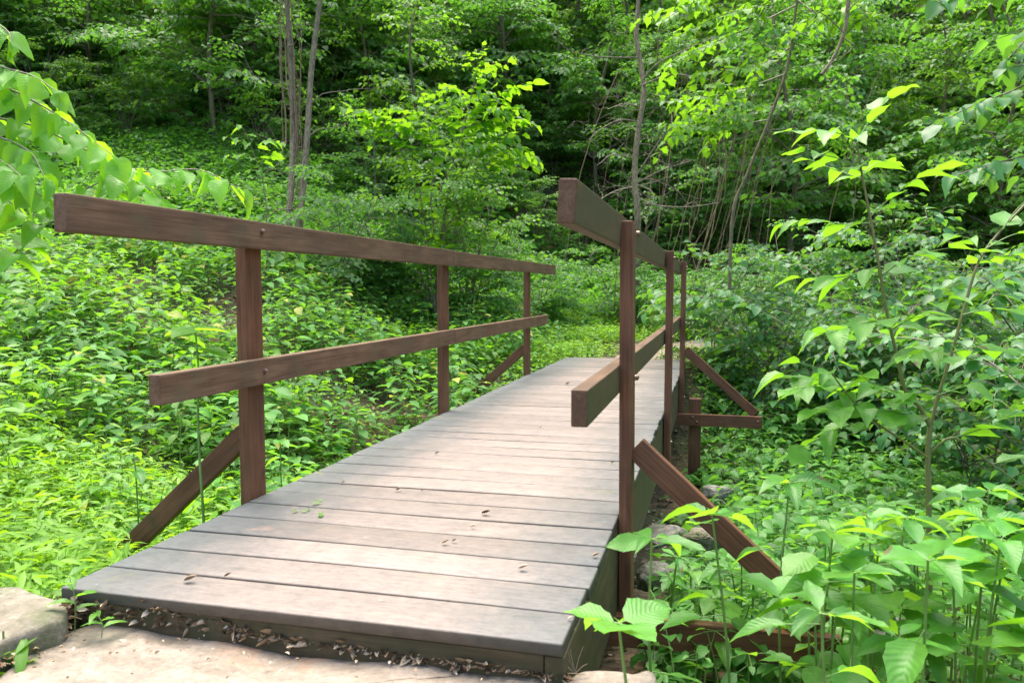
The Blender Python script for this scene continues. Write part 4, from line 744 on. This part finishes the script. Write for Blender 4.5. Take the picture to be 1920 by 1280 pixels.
# tall weed in front of the left railing
D0=2.45; base=grounded(380,D0); gt=Geo(); gc=Geo(); path=curve(np.vstack([base[None],px([(381,960),(374,860),(371,760),(372,690),(366,618)],D0)]),16); tube(gt,path,.0045,.003,7,m=0)
big=leaf('heart',.36,10,4,.12,.12,.01); p=path[-1]; p2=at(371,655,D0)
put_leaves(gc,big,[p,p,p,p2,p2],[-RT*1+FW*.4+np.array([0,0,-.05]),RT*1+FW*.3,FW*-1+RT*-.2+np.array([0,0,-.12]),RT*.9-FW*.25+np.array([0,0,-.15]),-RT*.3+FW],np.array([[0,0,1.]]*5)+rng.normal(0,.08,(5,3)),[.13,.13,.12,.135,.09])
thing_from('tall_weed',[('stem',gt,STEM),('leaves',gc,[LM['lime'],STEM])],base,'single tall weed with broad backlit leaves between the left railing posts','weed')
for u,v,D,lab in ((520,790,3.3,'thin upright weed right of the nearest left post'),(250,850,2.75,'thin upright weed left of the raking brace of the nearest left post')):
    base=grounded(u,D); gt=Geo();gc=Geo(); path=curve(np.vstack([base[None],px([(u+6,v+60),(u,v)],D)]),8); tube(gt,path,.003,.002,6,m=0); k=7; s=np.linspace(.4,1,k); pp,_=along(path,s); a=np.arange(k)*2.4; put_leaves(gc,ovH,pp,np.stack([np.cos(a),np.sin(a),0*a-.1],1),np.tile([0,0,1.],(k,1)),rng.uniform(.06,.1,k)); thing_from('tall_weed',[('stem',gt,STEM),('leaves',gc,[LM['hero'],STEM])],base,lab,'weed')
# foreground jewelweed stalks on the right
def stalk(u,v,D,du=0,ls=.085,n=9,lab='',top=1,kind=None,grp=None,lm='hero'):
    base=grounded(u+du,D); gt=Geo(); gc=Geo(); t=at(u,v,D); h=t[2]-base[2]; mid=base*.45+t*.55+np.array([random.uniform(-.02,.02),0,0]); path=curve([base,mid,t],12); tube(gt,path,.0042,.0022,7,m=0)
    s=np.concatenate([np.linspace(.5,.97,n-5),[1.]*5]) if n>6 else np.linspace(.6,1,n); pp,_=along(path,s); k=len(s); a=np.arange(k)*2.4+random.random()*6; el=np.where(s>.98,rng.uniform(-.1,.35,k),rng.uniform(-.35,.05,k))
    d=np.stack([np.cos(a),np.sin(a),el],1); r=np.where(s>.98,.012,.05)*rng.uniform(.6,1.2,k); q=pp+unit(d)*r[:,None]
    for i in range(k): tube(gt,[pp[i],q[i]],.0013,.001,4,m=0)
    sz=ls*rng.uniform(.75,1.2,k); sz[-1]*=.55; put_leaves(gc,kind or random.choice([ovR,ovR,ovH,laH]),q,d,np.array([0,0,1])+rng.normal(0,.2,(k,3)),sz)
    return thing_from('jewelweed',[('stem',gt,STEM),('leaves',gc,[LM[lm],STEM])],base,lab,'weed',grp)
JG='broad leaved weeds in the right foreground'
HS=[(1222,1010,1.55,40,.085,9,'bright weed with chewed leaves beside the foot of the nearest right post'),(1160,1168,1.25,5,.075,8,'small weed with one upright pale leaf at the right front corner of the deck'),(1335,965,1.75,60,.09,9,'weed whose leaf cluster hangs over the nearest right brace'),(1480,905,2.0,10,.10,11,'tallest leafy weed right of the nearest right brace'),(1740,1050,1.45,20,.10,9,'weed with the largest oval leaf at lower right'),(1850,975,1.7,10,.10,10,'weed with drooping leaves near the right edge'),(1540,1150,1.35,0,.09,9,'low weed in front of the end of the outrigger')]
for u,v,D,du,ls,n,lab in HS: stalk(u,v,D,du,ls,n,lab)
for i in range(84):
    D=random.uniform(1.45,3.1); u=random.uniform(1290,2150); f=(u-1290)/860; v=random.uniform(1010,1270)-110*f*random.random()-40*(D-1.4)
    if u<1480: D=max(D,2.2); v+=60
    stalk(u,v,D,random.uniform(-25,25),random.uniform(.07,.112),random.choice((9,10,11,13)),'leafy green weed crowded with others in the right foreground',grp=JG,lm=random.choice(('hero','hero','herolit')))
for i in range(9):
    stalk(random.uniform(1225,1420),random.uniform(1000,1150),random.uniform(2.35,3.0),random.uniform(-10,10),random.uniform(.05,.075),random.choice((8,9,10)),'small leafy weed among those around the foot of the nearest right brace',grp='small weeds around the nearest right brace')
# small seedlings along the front board and on the stones
def sprout(p,h,n,ls,lab,kind=None,lm='herolit'):
    base=np.array(p,float); gt=Geo(); gc=Geo(); path=curve([base,base+np.array([.004,0,h*.6]),base+np.array([random.uniform(-.01,.01),0,h])],6); tube(gt,path,.0012,.0008,5,m=0); s=np.linspace(.4,1,n); pp,_=along(path,s); a=np.arange(n)*2.6+1
    put_leaves(gc,kind or laH,pp,np.stack([np.cos(a),np.sin(a),np.full(n,.35)],1),np.tile([0,0,1.],(n,1)),ls*rng.uniform(.7,1.2,n)); thing_from('seedling',[('stem',gt,STEM),('leaves',gc,[LM[lm],STEM])],base,lab,'seedling')
F=lambda u,v,z=-.075: onz(u,v,z)
sprout(F(865,1235),.045,5,.022,'leftmost of three tiny seedlings below the front board edge'); sprout(F(925,1243),.05,5,.018,'middle of three tiny seedlings below the front board edge'); sprout(F(972,1250),.045,6,.022,'rightmost of three tiny seedlings below the front board edge')
sprout(F(305,1168),.035,4,.028,'round leaved seedling in the dry leaves under the front board',hrH); sprout(F(425,1190),.03,4,.018,'tiny seedling at the right end of the dry leaf strip'); sprout(F(140,1185),.12,6,.06,'upright seedling at the left front corner of the deck'); sprout(F(190,1195),.05,5,.04,'low seedling in the litter behind the slab'); 
gt=Geo();gc=Geo(); base=F(10,1275,-.12); k=15; a=rng.uniform(-1.5,2.6,k); put_leaves(gc,leaf('lance',.12,8,4,.2,.3),np.tile(base,(k,1))+rng.normal(0,.02,(k,3)),np.stack([np.cos(a)*.5,np.sin(a)*.5,rng.uniform(.5,1.2,k)],1),np.stack([-np.cos(a),-np.sin(a),np.full(k,.5)],1),rng.uniform(.05,.12,k)); tube(gt,[base,base+np.array([0,0,.1])],.003,.002,5,m=0)
thing_from('grass_tuft',[('stem',gt,STEM),('blades',gc,[LM['bright'],STEM])],base,'tuft of broad blurred grass blades in the bottom left corner','grass tuft')
def dead_sprig():
    g=Geo(); b=F(1078,1262); 
    for k in range(7): a=random.uniform(-.9,.9); l=random.uniform(.03,.06); e=b+np.array([math.sin(a)*l,0,math.cos(a)*l]); tube(g,[b,(b+e)/2+rng.normal(0,.003,3),e],.0011,.0006,4,m=0)
    o=g.obj('dead_sprig',DEAD,inv=b); o.location=b; tag(o,'dry pale sprig in the gap between slab and small block','sprig')
dead_sprig()
# things fallen on the deck
lf=leaf('lance',.25,8,4,.3,.3)
for u,v,a,l in ((548,960,1.2,.022),(565,958,.2,.02),(575,954,-.5,.018),(585,945,.9,.03),(602,962,-1.1,.035),(595,938,0,.02)): 
    g=Geo(); p=onz(u,v,.004); put_leaves(g,lf,[p],[(math.cos(a),math.sin(a),.3)],[(0,0,1.)],[l]); g.N=[np.full(len(g.Q[0]),.6)]; o=g.obj('fallen_leaf',LM['herolit'],inv=p); o.location=p; tag(o,'scrap of a fallen green leaf on the near left deck boards','leaf','green leaf scraps on the deck')
for u,v,a,l in ((345,1088,.3,.03),(420,1080,.6,.016),(742,918,.2,.02),(903,962,-.1,.028),(828,1018,.5,.02),(848,1015,.9,.014),(882,987,.2,.016),(972,1065,.1,.025),(1110,1042,.3,.02),(1064,1160,.3,.012),(1145,868,.4,.014),(815,850,.2,.02),(790,920,1,.01),(1060,720,.2,.035),(640,905,.9,.015),(1010,800,.7,.02)):
    g=Geo(); p=onz(u,v,.004); put_leaves(g,leaf('ovate',.28,8,4,.6,-.3),[p],[(math.cos(a),math.sin(a),.1)],[(0,.1,1.)],[l]); g.N=[np.full(len(g.Q[0]),random.random())]; o=g.obj('fallen_leaf',LITTER,inv=p); o.location=p; tag(o,'tiny dry brown leaf scrap lying on the deck boards','leaf','dry scraps on the deck')

# ------------------------------------------------------------------ light
w=bpy.data.worlds.new('World'); scene.world=w; w.use_nodes=True; nt=w.node_tree; bg=nt.nodes['Background']; sky=nt.nodes.new('ShaderNodeTexSky'); sky.sky_type='NISHITA'; sky.sun_disc=False
EL,ROT=R(72),R(-35); sky.sun_elevation=EL; sky.sun_rotation=ROT; sky.air_density=1.0; sky.dust_density=4.0; sky.ozone_density=1.0; nt.links.new(sky.outputs[0],bg.inputs[0]); bg.inputs[1].default_value=.11
sd=bpy.data.lights.new('sun','SUN'); sd.energy=1.5; sd.angle=R(60); sd.color=(1,.93,.80); so=bpy.data.objects.new('sun',sd); C.objects.link(so)
d=Vector((math.sin(ROT)*math.cos(EL),math.cos(ROT)*math.cos(EL),math.sin(EL))); so.rotation_euler=d.to_track_quat('Z','Y').to_euler()
scene.view_settings.view_transform='Standard'; scene.view_settings.look='None'; scene.view_settings.gamma=1; scene.view_settings.exposure=2.52
cy=scene.cycles; cy.max_bounces=7; cy.diffuse_bounces=5; cy.glossy_bounces=2; cy.transmission_bounces=5; cy.transparent_max_bounces=4; cy.use_denoising=True; cy.caustics_reflective=False; cy.caustics_refractive=False
try: cy.denoiser='OPENIMAGEDENOISE'; cy.denoising_input_passes='RGB_ALBEDO_NORMAL'
except Exception: pass
cy.sample_clamp_indirect=6
